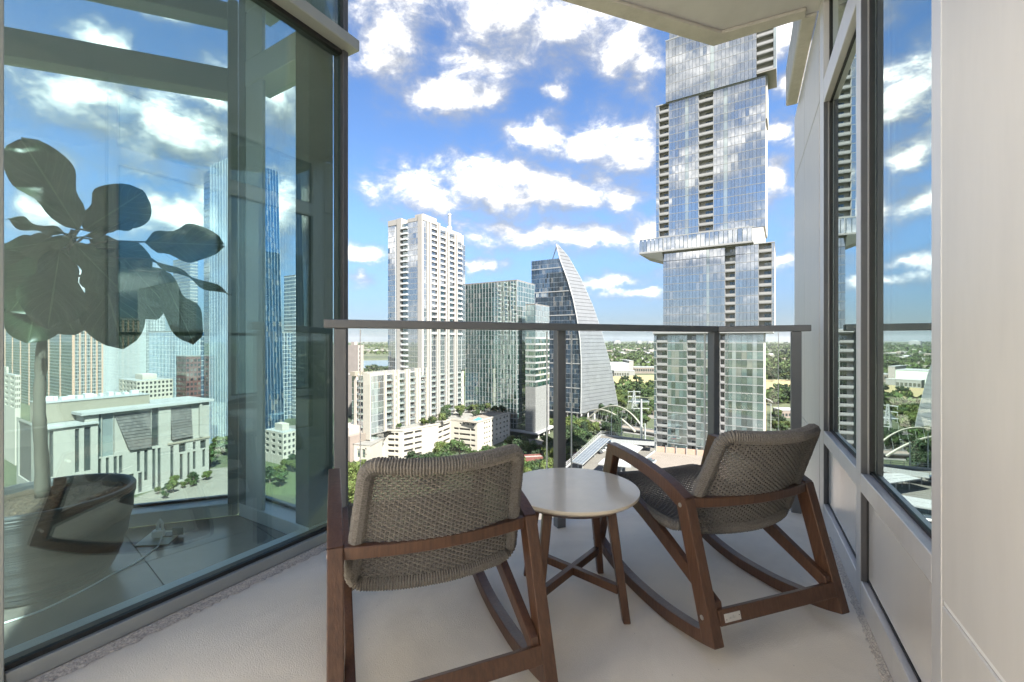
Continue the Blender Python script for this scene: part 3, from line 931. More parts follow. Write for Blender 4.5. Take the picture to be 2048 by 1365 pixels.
# ------------------------------------------------------------------ side table
def build_table():
    c = Vector((0.2295, 1.666, 0))
    t = thing('side_table', 'round side table with pale stone top on four splayed wooden legs', 'table', tuple(c))
    mb = MB(); mb.lathe([(0.0, 0.401), (0.236, 0.401), (0.2495, 0.410), (0.2515, 0.4135), (0.2515, 0.4195), (0.250, 0.422), (0.0, 0.422)], c, 96)
    o = mb.build('table_top', MT['stone_top'], t)
    mb = MB(); mb.lathe([(0.0, 0.378), (0.196, 0.378), (0.224, 0.397), (0.226, 0.4008), (0.0, 0.4008)], c, 64)
    mb.build('apron', MT['wood'], t)
    foot = [Vector((0.061, 1.822, 0)), Vector((0.373, 1.841, 0)), Vector((0.398, 1.514, 0)), Vector((0.086, 1.491, 0))]
    dirs = []
    for f in foot:
        d = (f - c); d.z = 0; dirs.append(d.normalized())
        r = d.length
        top = c + d * (0.165 / r) + Vector((0, 0, 0.3775))
        n = Vector((-dirs[-1].y, dirs[-1].x, 0)); e = dirs[-1]
        w = 0.033
        mb = MB()
        q = []
        for p, k in ((f, 0.78), (top, 1.0)):
            for sx, sy in ((-1, -1), (1, -1), (1, 1), (-1, 1)):
                q.append(tuple(p + (e + n).normalized() * (sx * w / 2 * k) + (e - n).normalized() * (sy * w / 2 * k)))
        mb.v = q
        mb.f = [(0, 1, 5, 4), (1, 2, 6, 5), (2, 3, 7, 6), (3, 0, 4, 7), (3, 2, 1, 0), (4, 5, 6, 7)]; mb.mi = [0] * 6
        mb.build('leg', MT['wood'], t, bevel=0.003)
    for k, (i, j) in enumerate(((0, 2), (1, 3))):
        p, q = foot[i], foot[j]
        p = c + (p - c) * 0.87; q = c + (q - c) * 0.87
        d = (q - p); L = d.length; d = d / L; n = Vector((d.y, -d.x, 0)); w = 0.023
        mb = MB(); mb.obb(p - n * w / 2 + Vector((0, 0, 0.090 + 0.0006 * k)), d * L, n * w, (0, 0, 0.030))
        mb.build('cross_stretcher', MT['wood'], t, bevel=0.002)
build_table()

# ------------------------------------------------------------------ potted fiddle leaf fig in the room
def build_fig():
    c = Vector((-1.887, 1.763, 0))
    t = thing('planter', 'big dark grey ribbed bowl planter with brown soil on the tiled floor', 'planter', tuple(c))
    prof = [(0.0, 0.004), (0.180, 0.004), (0.192, 0.010), (0.222, 0.070), (0.246, 0.150), (0.263, 0.235), (0.274, 0.32), (0.2765, 0.356), (0.273, 0.362), (0.258, 0.362), (0.253, 0.350), (0.250, 0.325), (0.0, 0.325)]
    out = []
    for i in range(len(prof) - 1):
        for k in range(8 if 1 < i < 7 else 1):
            f = k / (8 if 1 < i < 7 else 1)
            r = prof[i][0] + (prof[i + 1][0] - prof[i][0]) * f; z = prof[i][1] + (prof[i + 1][1] - prof[i][1]) * f
            out.append((r + (0.0018 * math.sin(z * 520) if 1 < i < 7 else 0), z))
    out.append(prof[-1])
    mb = MB(); mb.lathe(out, c, 96)
    mb.build('bowl', MT['pot'], t, smooth=False)
    rnd = random.Random(2)
    mb = MB(); n = 26
    mb.v.append((c.x, c.y, 0.345))
    for i in range(1, n + 1):
        for j in range(60):
            r = 0.251 * i / n; a = 2 * math.pi * j / 60
            mb.v.append((c.x + r * math.cos(a), c.y + r * math.sin(a), 0.342 + rnd.uniform(-0.006, 0.006) - 0.012 * (i / n) ** 3))
    for j in range(60): mb.f.append((0, 1 + j, 1 + (j + 1) % 60)); mb.mi.append(0)
    for i in range(n - 1):
        for j in range(60):
            a = 1 + i * 60 + j; b = 1 + i * 60 + (j + 1) % 60
            mb.f.append((a, b, b + 60, a + 60)); mb.mi.append(0)
    mb.build('soil', MT['soil'], t)

    tree = thing('fiddle_leaf_fig', 'fiddle leaf fig with large drooping leaves growing in the grey bowl planter', 'potted tree', (c.x, c.y, 0.35))
    D = 1.77
    tp = [P(85, 995, D), P(84, 930, D), P(80, 860, D - .01), P(79, 800, D), P(82, 740, D + .01), P(84, 690, D), P(92, 640, D), P(110, 590, D - .01), P(128, 540, D - .02), P(140, 490, D - .02), P(148, 462, D - .02)]
    tp = arc_pts([tuple(p) for p in tp], 4)
    rnd = random.Random(11)
    mb = MB(); mb.tube(tp, [(0.023 - 0.013 * i / len(tp)) * rnd.uniform(0.90, 1.10) for i in range(len(tp))], 12)
    mb.build('trunk', MT['bark'], tree, smooth=True)
    lm = bpy.data.materials.new('fig_leaf'); lm.use_nodes = True
    nt = NT(lm.node_tree); b = lm.node_tree.nodes['Principled BSDF']
    b.inputs['Roughness'].default_value = 0.42
    uv = nt.n('ShaderNodeUVMap')
    sp = nt.n('ShaderNodeSeparateXYZ'); nt.l(uv.outputs[0], sp.inputs[0])
    # veins: midrib and slanted laterals, paler green
    mid = nt.math('ABSOLUTE', nt.math('SUBTRACT', sp.outputs[0], 0.5))
    m1 = nt.math('LESS_THAN', mid, 0.016)
    sl = nt.math('SUBTRACT', nt.math('MULTIPLY', sp.outputs[1], 9.0), nt.math('MULTIPLY', mid, 6.0))
    m2 = nt.math('LESS_THAN', nt.math('ABSOLUTE', nt.math('SUBTRACT', nt.math('FRACT', sl), 0.5)), 0.045)
    vein = nt.math('MAXIMUM', m1, nt.math('MULTIPLY', m2, 0.6))
    mx = nt.n('ShaderNodeMix', data_type='RGBA'); nt.l(vein, mx.inputs[0])
    mx.inputs[6].default_value = (0.022, 0.042, 0.018, 1); mx.inputs[7].default_value = (0.075, 0.105, 0.055, 1)
    nz = nt.n('ShaderNodeTexNoise', i_Scale=14.0, i_Detail=4.0); geo = nt.n('ShaderNodeNewGeometry'); nt.l(geo.outputs['Position'], nz.inputs['Vector'])
    hv = nt.n('ShaderNodeHueSaturation'); nt.l(mx.outputs[2], hv.inputs['Color'])
    nt.l(nt.math('ADD', nt.math('MULTIPLY', nz.outputs[0], 0.9), 0.55), hv.inputs['Value'])
    nt.l(hv.outputs[0], b.inputs['Base Color'])
    trn = nt.n('ShaderNodeBsdfTranslucent'); nt.l(hv.outputs[0], trn.inputs[0])
    mxs = nt.n('ShaderNodeMixShader', i_0=0.3); nt.l(b.outputs[0], mxs.inputs[1]); nt.l(trn.outputs[0], mxs.inputs[2])
    nt.l(mxs.outputs[0], lm.node_tree.nodes['Material Output'].inputs[0])
    bp = nt.n('ShaderNodeBump', i_Strength=0.5, i_Distance=0.003); nt.l(vein, bp.inputs['Height']); nt.l(bp.outputs[0], b.inputs['Normal'])

    def leaf(base, tip, width, droop=0.0, face=0.0, curl=0.12, wavy=0.012, seed=0):
        rnd = random.Random(seed)
        base, tip = Vector(base), Vector(tip)
        ax = tip - base; L = ax.length; ax = ax / L
        view = (Vector((0, 0, EYE)) - (base + tip) / 2).normalized()
        side = ax.cross(view).normalized()
        side = (Matrix.Rotation(face, 3, ax) @ side).normalized()
        nor = side.cross(ax).normalized()
        nu, nv = 10, 16
        me = bpy.data.meshes.new('leaf'); vs = []; fs = []; uvs = []
        ph = rnd.uniform(0, 6)
        for j in range(nv + 1):
            t = j / nv
            # fiddle outline: narrow waist, broad upper half
            w = width * (math.sin(math.pi * min(1, t * 0.96 + 0.04)) ** 0.6) * (0.50 + 0.62 * t - 0.20 * math.exp(-((t - 0.36) / 0.12) ** 2) - 0.05 * t ** 3) * 0.95
            if t > 0.985: w = width * 0.03
            if t < 0.02: w = width * 0.04
            for i in range(nu + 1):
                s = (i / nu - 0.5)
                p = base + ax * (L * t) + side * (w * s) + nor * (curl * w * (abs(2 * s)) ** 1.6 * 0.8 + wavy * math.sin(t * 13 + ph + 5 * s) * abs(2 * s)) - Vector((0, 0, droop * L * t * t))
                vs.append(tuple(p)); uvs.append((i / nu, t))
        for j in range(nv):
            for i in range(nu):
                a = j * (nu + 1) + i
                fs.append((a, a + 1, a + nu + 2, a + nu + 1))
        me.from_pydata(vs, [], fs)
        ul = me.uv_layers.new(name='uv')
        for lp in me.loops: ul.data[lp.index].uv = uvs[lp.vertex_index]
        me.polygons.foreach_set('use_smooth', [True] * len(fs))
        me.materials.append(lm)
        obj('leaf', me, tree)
    LV = [((158, 462), (42, 280), 128, 1.74, 0.1), ((168, 462), (288, 385), 122, 1.80, 0.2), ((140, 470), (14, 440), 44, 1.68, 0.9), ((150, 480), (275, 442), 40, 1.72, 1.0),
          ((140, 480), (8, 500), 60, 1.62, 0.6), ((150, 490), (246, 588), 104, 1.60, 0.3), ((125, 495), (20, 625), 140, 1.72, 0.2), ((195, 510), (246, 700), 130, 1.84, 0.1),
          ((290, 486), (446, 492), 96, 1.80, 0.15), ((300, 520), (462, 592), 26, 1.72, 0.9), ((322, 545), (388, 690), 86, 1.66, 0.5), ((112, 590), (150, 672), 96, 1.80, 0.2),
          ((80, 580), (55, 688), 112, 1.76, 0.3), ((215, 500), (316, 640), 110, 1.92, 0.0), ((120, 500), (95, 660), 130, 1.68, 0.3),
          ((100, 470), (8, 570), 100, 1.84, 0.4), ((230, 500), (335, 615), 100, 1.90, 0.2), ((60, 520), (10, 640), 110, 1.90, 0.1), ((180, 480), (300, 540), 90, 1.95, 0.1), ((100, 540), (30, 660), 100, 1.98, 0.1)]
    for k, (b_, t_, w_, d_, fc) in enumerate(LV):
        bp_ = P(*b_, d_); tp_ = P(*t_, d_ + (0.05 if k % 2 else -0.05))
        leaf(bp_, tp_, w_ / F * d_, 0.0, fc * (1 if k % 2 else -1), seed=k)
        # petiole from the stem
        st = P(150, min(560, max(470, b_[1] + 10)), 1.75)
        if (bp_ - st).length > 0.02:
            mb = MB(); mb.tube([st, (st + bp_) / 2 + Vector((0, 0, 0.015)), bp_], [0.005, 0.004, 0.0035], 6)
            mb.build('stalk', MT['bark'], tree, smooth=True)
build_fig()

# ------------------------------------------------------------------ floor outlet with charger and its cable
def build_outlet():
    p = G(318, 1080, 0.0)
    t = thing('floor_outlet', 'open cream floor outlet plate in the dark tiles by the curb', 'outlet', tuple(p))
    q = [G(268, 1096, 0), G(336, 1092, 0), G(366, 1064, 0), G(305, 1066, 0)]
    mb = MB(); mb.extrude([(v.x, v.y) for v in q], (0, 0, 0.0005), (1, 0, 0), (0, 1, 0), (0, 0, 0.005))
    mb.build('plate', pm('cream_plate', (0.62, 0.60, 0.50), 0.4, var=0.02), t, bevel=0.001)
    c = (q[0] + q[2]) / 2
    d = (q[1] - q[0]).normalized(); n = (q[3] - q[0]).normalized()
    mb = MB(); mb.obb(c + d * 0.01 + n * 0.0 + Vector((0, 0, 0.006)), d * 0.045, n * 0.05, (0, 0, 0.006))
    mb.build('socket', MT['plastic_grey'], t, bevel=0.001)
    mb = MB(); mb.obb(c + d * 0.050 + n * 0.015 + Vector((0, 0, 0.007)), d * 0.052, n * 0.006, (0, 0, 0.038))
    mb.build('lid', MT['plastic_grey'], t, bevel=0.002)
    t2 = thing('charger', 'round white plug adapter standing on the floor outlet', 'adapter', tuple(c))
    mb = MB(); mb.lathe([(0.0, 0.0125), (0.026, 0.0125), (0.028, 0.017), (0.026, 0.040), (0.022, 0.045), (0.0, 0.046)], c + d * -0.005, 28)
    mb.build('body', MT['plastic_white'], t2, smooth=False)
    mb = MB(); e = c + d * -0.008
    mb.tube([e + Vector((0, 0, 0.044)), e + Vector((0, 0, 0.075)), e + d * 0.010 + Vector((0, 0, 0.092)), e + d * 0.020 + Vector((0, 0, 0.075)), e + d * 0.022 + Vector((0, 0, 0.045))], 0.007, 10)
    mb.build('plug', MT['plastic_white'], t2, smooth=True)
    pts = [e + d * 0.024 + Vector((0, 0, 0.03)), G(316, 1094, 0.005), G(300, 1106, 0.004), G(270, 1128, 0.004), G(225, 1150, 0.004), G(190, 1170, 0.004), G(140, 1196, 0.004), G(80, 1224, 0.004), G(15, 1246, 0.004), G(-60, 1270, 0.004)]
    mb = MB(); mb.tube(arc_pts([tuple(v) for v in pts], 6), 0.0036, 8)
    tag(mb.build('power_cable', MT['plastic_white'], smooth=True), 'white power cable trailing from the floor outlet across the tiles', 'cable')
build_outlet()
# ================================================================== THE CITY
MT['pane_sky'] = facade_glass('pane_sky', (0.06, 0.072, 0.08), 0.45, (0.94, 0.97, 1.0), 0.25, blinds=0.03)
MT['pane_teal'] = facade_glass('pane_teal', (0.045, 0.066, 0.069), 0.24, (0.86, 0.99, 0.97), 0.85)
MT['pane_green'] = facade_glass('pane_green', (0.022, 0.048, 0.045), 0.34, (0.84, 0.98, 0.92), 0.5)
MT['pane_navy'] = facade_glass('pane_navy', (0.022, 0.035, 0.05), 0.26, (0.85, 0.95, 1.0), 0.8)
MT['pane_blue'] = facade_glass('pane_blue', (0.012, 0.040, 0.085), 0.34, (0.45, 0.74, 1.0), 0.5)
MT['pane_pale'] = facade_glass('pane_pale', (0.17, 0.195, 0.195), 0.26, (0.9, 1.0, 1.0), 0.25)
MT['pane_dark'] = facade_glass('pane_dark', (0.03, 0.034, 0.036), 0.10, (0.9, 1, 1), 0.7)
MT['frame_white'] = pm('frame_white', (0.266, 0.271, 0.266), 0.5, var=0.04, scale=0.2)
MT['frame_grey'] = pm('frame_grey', (0.42, 0.44, 0.45), 0.5, var=0.06, scale=0.2)
MT['parapet'] = pm('parapet', (0.252, 0.252, 0.245), 0.5, var=0.06, scale=0.3)
MT['recess'] = pm('recess', (0.40, 0.375, 0.34), 0.9, var=0.1, scale=0.3)
MT['buff'] = pm('buff_precast', (0.255, 0.242, 0.226), 0.85, var=0.06, scale=0.15)
MT['cream'] = pm('cream_render', (0.345, 0.315, 0.27), 0.85, var=0.07, scale=0.12)
MT['roofing'] = pm('roofing', (0.167, 0.16, 0.148), 0.9, var=0.2, scale=0.2)
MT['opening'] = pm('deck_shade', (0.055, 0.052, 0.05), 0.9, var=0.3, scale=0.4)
MT['sail'] = pm('sail_panel', (0.165, 0.172, 0.178), 0.38, metal=0.35, var=0.06, scale=0.12, island=0.05)
MT['grey_block'] = pm('grey_block', (0.171, 0.171, 0.165), 0.7, var=0.05, scale=0.3)
MT['brutal'] = pm('brown_grey_concrete', (0.245, 0.22, 0.202), 0.9, var=0.12, scale=0.2)
MT['limestone'] = pm('limestone', (0.245, 0.237, 0.211), 0.8, var=0.10, scale=1.2, stretch=(1, 1, 3), island=0.05)
MT['stone_tan'] = pm('stone_tan', (0.193, 0.174, 0.137), 0.85, var=0.06, scale=0.3)
MT['shingle_dark'] = pm('shingle_dark', (0.085, 0.08, 0.075), 0.6, var=0.3, scale=0.5, island=0.22)
MT['brick'] = pm('brick_wall', (0.40, 0.255, 0.19), 0.9, var=0.1, scale=0.5)
MT['rust'] = pm('dark_red', (0.11, 0.045, 0.04), 0.7, var=0.15, scale=0.4)
MT['asphalt'] = pm('asphalt', (0.144, 0.14, 0.133), 0.95, var=0.2, scale=0.15)
MT['deck'] = pm('deck_concrete', (0.115, 0.105, 0.092), 0.95, var=0.2, scale=0.12)
MT['terrace'] = pm('terrace', (0.165, 0.138, 0.117), 0.9, var=0.1, scale=0.2)
MT['solar'] = pm('solar_cell', (0.10, 0.115, 0.135), 0.25, var=0.1, scale=0.4, island=0.2)
MT['white_metal'] = pm('white_metal', (0.278, 0.278, 0.274), 0.45, var=0.03)
MT['arch'] = pm('arch_paint', (0.252, 0.245, 0.2), 0.5, var=0.04)
MT['steel'] = pm('galvanised', (0.42, 0.44, 0.44), 0.5, metal=0.4, var=0.1)
MT['redtrack'] = pm('red_girder', (0.13, 0.042, 0.034), 0.8, var=0.2, scale=0.4)
MT['pool'] = pm('pool_water', (0.10, 0.50, 0.50), 0.08, var=0.05)
MT['orange'] = pm('orange_timber', (0.50, 0.30, 0.13), 0.8, var=0.1, scale=0.4)
U, V = (0.848, -0.53), (0.476, 0.879)

def grid_part(parent, W, name, mat, a0, a1, zs, n, gap, o, tilt, rnd, kind='stuff', gz=None, skip=None):
    """panes, one quad each, none of them quite plumb"""
    mb = MB()
    w = (a1 - a0) / n
    for zi in range(len(zs) - 1):
        z0, z1 = zs[zi], zs[zi + 1]
        top = z1 - (gz if gz is not None else gap)
        for i in range(n):
            if skip and skip(i, zi): continue
            q0 = a0 + i * w + gap / 2; q1 = a0 + (i + 1) * w - gap / 2
            tx = rnd.gauss(0, tilt) * (q1 - q0); tz = rnd.gauss(0, tilt * 0.6) * (top - z0)
            mb.quad(W.pt(q0, z0, o - tx), W.pt(q1, z0, o + tx), W.pt(q1, top, o + tx + tz), W.pt(q0, top, o - tx + tz))
    return mb.build(name, mat, parent, kind)

_cache = {}
def shared(key, fn):
    if key not in _cache:
        _cache[key] = fn()
    return _cache[key]

def balcony_mesh(w, d, h, style):
    def mk():
        mb = MB()
        if style == 'inset':
            mb.box(0.05, w - 0.05, -0.05, d - 0.05, -0.16, 0.10, 0)
            mb.box(0.05, w - 0.05, -0.09, -0.04, 0.101, h, 0)
        elif style == 'dark':
            mb.box(0, w, -d, -0.01, -0.22, 0.0, 0)
            mb.box(0, w, -d - 0.02, -d + 0.04, 0.001, h, 1)
            mb.box(0, 0.05, -d + 0.05, -0.02, 0.001, h, 1); mb.box(w - 0.05, w, -d + 0.05, -0.02, 0.001, h, 1)
        else:   # bowed
            pts = [(0.0, -0.01)] + [(w * (0.5 - 0.5 * math.cos(math.pi * k / 6)), -d * (0.35 + 0.65 * math.sin(math.pi * k / 6))) for k in range(7)] + [(w, -0.01)]
            mb.extrude(pts, (0, 0, -0.22), (1, 0, 0), (0, 1, 0), (0, 0, 0.22), 0)
            for k in range(1, 7):
                p, q = pts[k], pts[k + 1]
                mb.quad((p[0], p[1], 0.02), (q[0], q[1], 0.02), (q[0], q[1], h), (p[0], p[1], h), 1)
        return mb.mesh('balcony', [MT['parapet'], MT['pane_pale'] if style == 'bow' else MT['frame_grey']])
    return shared((round(w, 2), d, h, style), mk)

def balcony(parent, W, a0, a1, z, d, h, style, o=0.0):
    return obj('balcony', balcony_mesh(a1 - a0, d, h, style), parent, matrix=W.matrix(a0, z, o))

def levels(z0, z1, n):
    return [z0 + (z1 - z0) * i / n for i in range(n + 1)]

def slab_part(parent, W, name, mat, a0, a1, z0, z1, o0, o1, bevel=0):
    mb = MB(); W.slab(mb, a0, a1, z0, z1, o0, o1)
    return mb.build(name, mat, parent, bevel=bevel)

# ------------------------------------------------------------------ the jogging residential tower
def build_stacked_tower():
    W = Wall((98.9, 170.0), U)
    rnd = random.Random(21)
    base = W.pt(-20, GZ, -12)
    t = thing('apartment_tower', 'very tall stacked glass apartment tower with shifted blocks and a cantilevered pool deck', 'tower', tuple(base))
    def block(z0, z1, nf, edges, o=0.0, pane='pane_sky', pw=1.55, band=0.40, core_depth=24):
        zs = levels(z0, z1, nf)
        aL, aR = W.a(edges[0][0]), W.a(edges[-1][1])
        slab_part(t, W, 'core', MT['recess'], aL + 0.05, aR - 0.05, z0, z1, -core_depth, o - 2.0)
        bands = MB()
        for e in edges:
            a0, a1 = W.a(e[0]), W.a(e[1]); kind = e[2]
            if kind == 'g':
                slab_part(t, W, 'window_frame', MT['frame_white'], a0, a1, z0, z1 - 0.01, o - 1.99, o - 0.07)
                n = max(1, round((a1 - a0) / pw))
                grid_part(t, W, 'window_wall', MT[e[3] if len(e) > 3 else pane], a0, a1, zs, n, 0.09, o, 0.0022, rnd, gz=band)
            elif kind == 's':
                slab_part(t, W, 'window_frame', MT['frame_white'], a0, a1, z0, z1 - 0.01, o - 1.99, o - 0.07)
                grid_part(t, W, 'green_panel', MT['pane_pale'], a0, a1, zs, 1, 0.06, o, 0.003, rnd, gz=0.1)
            elif kind == 'b':
                grid_part(t, W, 'bay_window', MT['pane_dark'], a0 + (a1 - a0) * 0.42, a1 - 0.1, zs, 2, 0.12, o - 1.95, 0.004, rnd, gz=0.75)
                slab_part(t, W, 'pier', MT['parapet'], a0 - 0.06, a0 + 0.12, z0, z1, o - 1.98, o + 0.02)
                slab_part(t, W, 'pier', MT['parapet'], a1 - 0.12, a1 + 0.06, z0, z1, o - 1.98, o + 0.02)
                for z in zs[:-1]:
                    balcony(t, W, a0 + 0.13, a1 - 0.13, z, 1.9, 1.05, 'inset', o)
        for e in edges:
            if e[2] == 'b': continue
            a0, a1 = W.a(e[0]), W.a(e[1])
            for z in zs[1:]:
                W.slab(bands, a0, a1, z - band + 0.04, z - 0.04, o - 0.06, o + 0.05)
        bands.build('slab_edge', MT['frame_white'], t, 'stuff')
        slab_part(t, W, 'roof', MT['frame_white'], aL - 0.1, aR + 0.1, z1, z1 + 0.35, -core_depth, o + 0.1)
    # lowest block, on the parking podium
    zA = W.z(1418, 661)
    block(-46.5, zA - 2.0, 15, [(1308, 1313, 'g', 'pane_navy'), (1313, 1335, 'b'), (1335, 1374, 'g', 'pane_teal'), (1374, 1392, 'b'), (1392, 1421, 'g', 'pane_teal'), (1421, 1440, 'g', 'pane_teal'), (1440, 1450, 'b'), (1450, 1464, 'g', 'pane_teal'), (1464, 1472, 's'), (1472, 1505, 'g', 'pane_teal'), (1505, 1514, 's'), (1514, 1527, 'g', 'pane_teal')], 0.0, 'pane_teal', 1.7)
    slab_part(t, W, 'canopy', MT['frame_white'], W.a(1308) - 0.3, W.a(1546), zA - 1.6, zA - 0.4, -22, 1.2, 0.05)
    slab_part(t, W, 'plinth', MT['frame_white'], W.a(1308) - 0.6, W.a(1527) + 0.6, -48.4, -46.55, -24, 0.6)
    zB = W.z(1549, 487)
    block(zA, zB, 10, [(1327, 1413, 'g'), (1413, 1419, 's'), (1419, 1450, 'g'), (1450, 1471, 'b'), (1471, 1517, 'g'), (1517, 1544, 'b'), (1544, 1549, 'g')], 0.5, 'pane_sky', 1.35, 0.22)
    # cantilevered pool deck
    zC = W.z(1508, 462)
    a0, a1 = W.a(1282), W.a(1508)
    slab_part(t, W, 'deck_slab', MT['parapet'], a0, a1, zB + 0.36, zB + 1.1, -16, 3.0, 0.05)
    mb = MB()
    p = [W.pt(a0, zB + 0.355, 3.0), W.pt(a0, zB + 0.355, -16), W.pt(W.a(1327), zB - 3.4, -14), W.pt(W.a(1327), zB - 3.4, 0.6), W.pt(W.a(1327), zB + 0.355, 3.0), W.pt(W.a(1327), zB + 0.355, -16)]
    mb.quad(p[0], p[1], p[2], p[3]); mb.poly([p[0], p[3], p[4]]); mb.poly([p[1], p[5], p[2]]); mb.quad(p[3], p[2], p[5], p[4]); mb.quad(p[0], p[4], p[5], p[1])
    mb.build('sloped_soffit', MT['concrete'], t)
    grid_part(t, W, 'glass_screen', MT['pane_sky'], a0, W.a(1505), [zB + 1.1, zC + 0.9], 26, 0.22, 2.95, 0.004, rnd, gz=0.3)
    slab_part(t, W, 'screen_cap', MT['frame_white'], a0, a1, zC + 0.65, zC + 1.0, 2.7, 3.05)
    slab_part(t, W, 'deck_wall', MT['pane_teal'], a0 + 0.4, a1 - 0.6, zB + 1.12, zC + 0.5, -15, 0.4)
    for px in (1330, 1378, 1420, 1470, 1504):
        slab_part(t, W, 'screen_post', MT['frame_white'], W.a(px), W.a(px) + 0.25, zB + 1.1, zC + 0.9, 2.96, 3.06)
    slab_part(t, W, 'core', MT['concrete'], W.a(1495), W.a(1527), zB + 0.4, zC + 0.8, -20, 0.0)
    # upper blocks
    zD = W.z(1512, 160)
    block(zC + 1.0, zD, 17, [(1312, 1318, 'g'), (1318, 1338, 'b'), (1338, 1370, 'g'), (1370, 1377, 's'), (1377, 1397, 'g'), (1397, 1427, 'b'), (1427, 1447, 'g'), (1447, 1455, 's'), (1455, 1513, 'g'), (1513, 1531, 'g')], 0.0, 'pane_sky', 1.35, 0.24)
    zE = W.z(1340, 84)
    block(zD + 0.4, zE, 7, [(1332, 1421, 'g'), (1421, 1429, 's'), (1429, 1513, 'g')], 0.7, 'pane_sky', 1.35, 0.24)
    block(zE + 0.4, zE + 4.0, 1, [(1338, 1420, 'g', 'pane_sky'), (1420, 1513, 'g', 'pane_sky')], -0.5, 'pane_sky', 1.9, 0.3)
    # projecting stack of balconies on the corner, open underneath
    zF = W.z(1535, 146)
    zs = levels(zF + 0.5, zF + 0.5 + 3.45 * 8, 8)
    aa, ab = W.a(1513) + 0.1, W.a(1553)
    slab_part(t, W, 'corner_core', MT['recess'], aa, ab - 0.3, zs[0], zs[-1], -13, -1.3)
    for z in zs[:-1]:
        balcony(t, W, aa, ab - 1.0, z, 1.9, 1.05, 'inset', 0.7)
    grid_part(t, W, 'edge_glazing', MT['pane_pale'], ab - 1.0, ab, zs, 1, 0.05, 0.7, 0.002, rnd, gz=0.15)
    slab_part(t, W, 'corner_pier', MT['parapet'], ab - 0.98, ab - 0.02, zs[0], zs[-1], -13, 0.66)
    slab_part(t, W, 'corner_soffit', MT['buff'], aa, ab, zF, zF + 0.48, -14, 0.75)
    slab_part(t, W, 'corner_fin', MT['recess'], W.a(1531) + 0.1, W.a(1531) + 0.6, zF - 17, zF - 0.05, -14, -2.2)
build_stacked_tower()

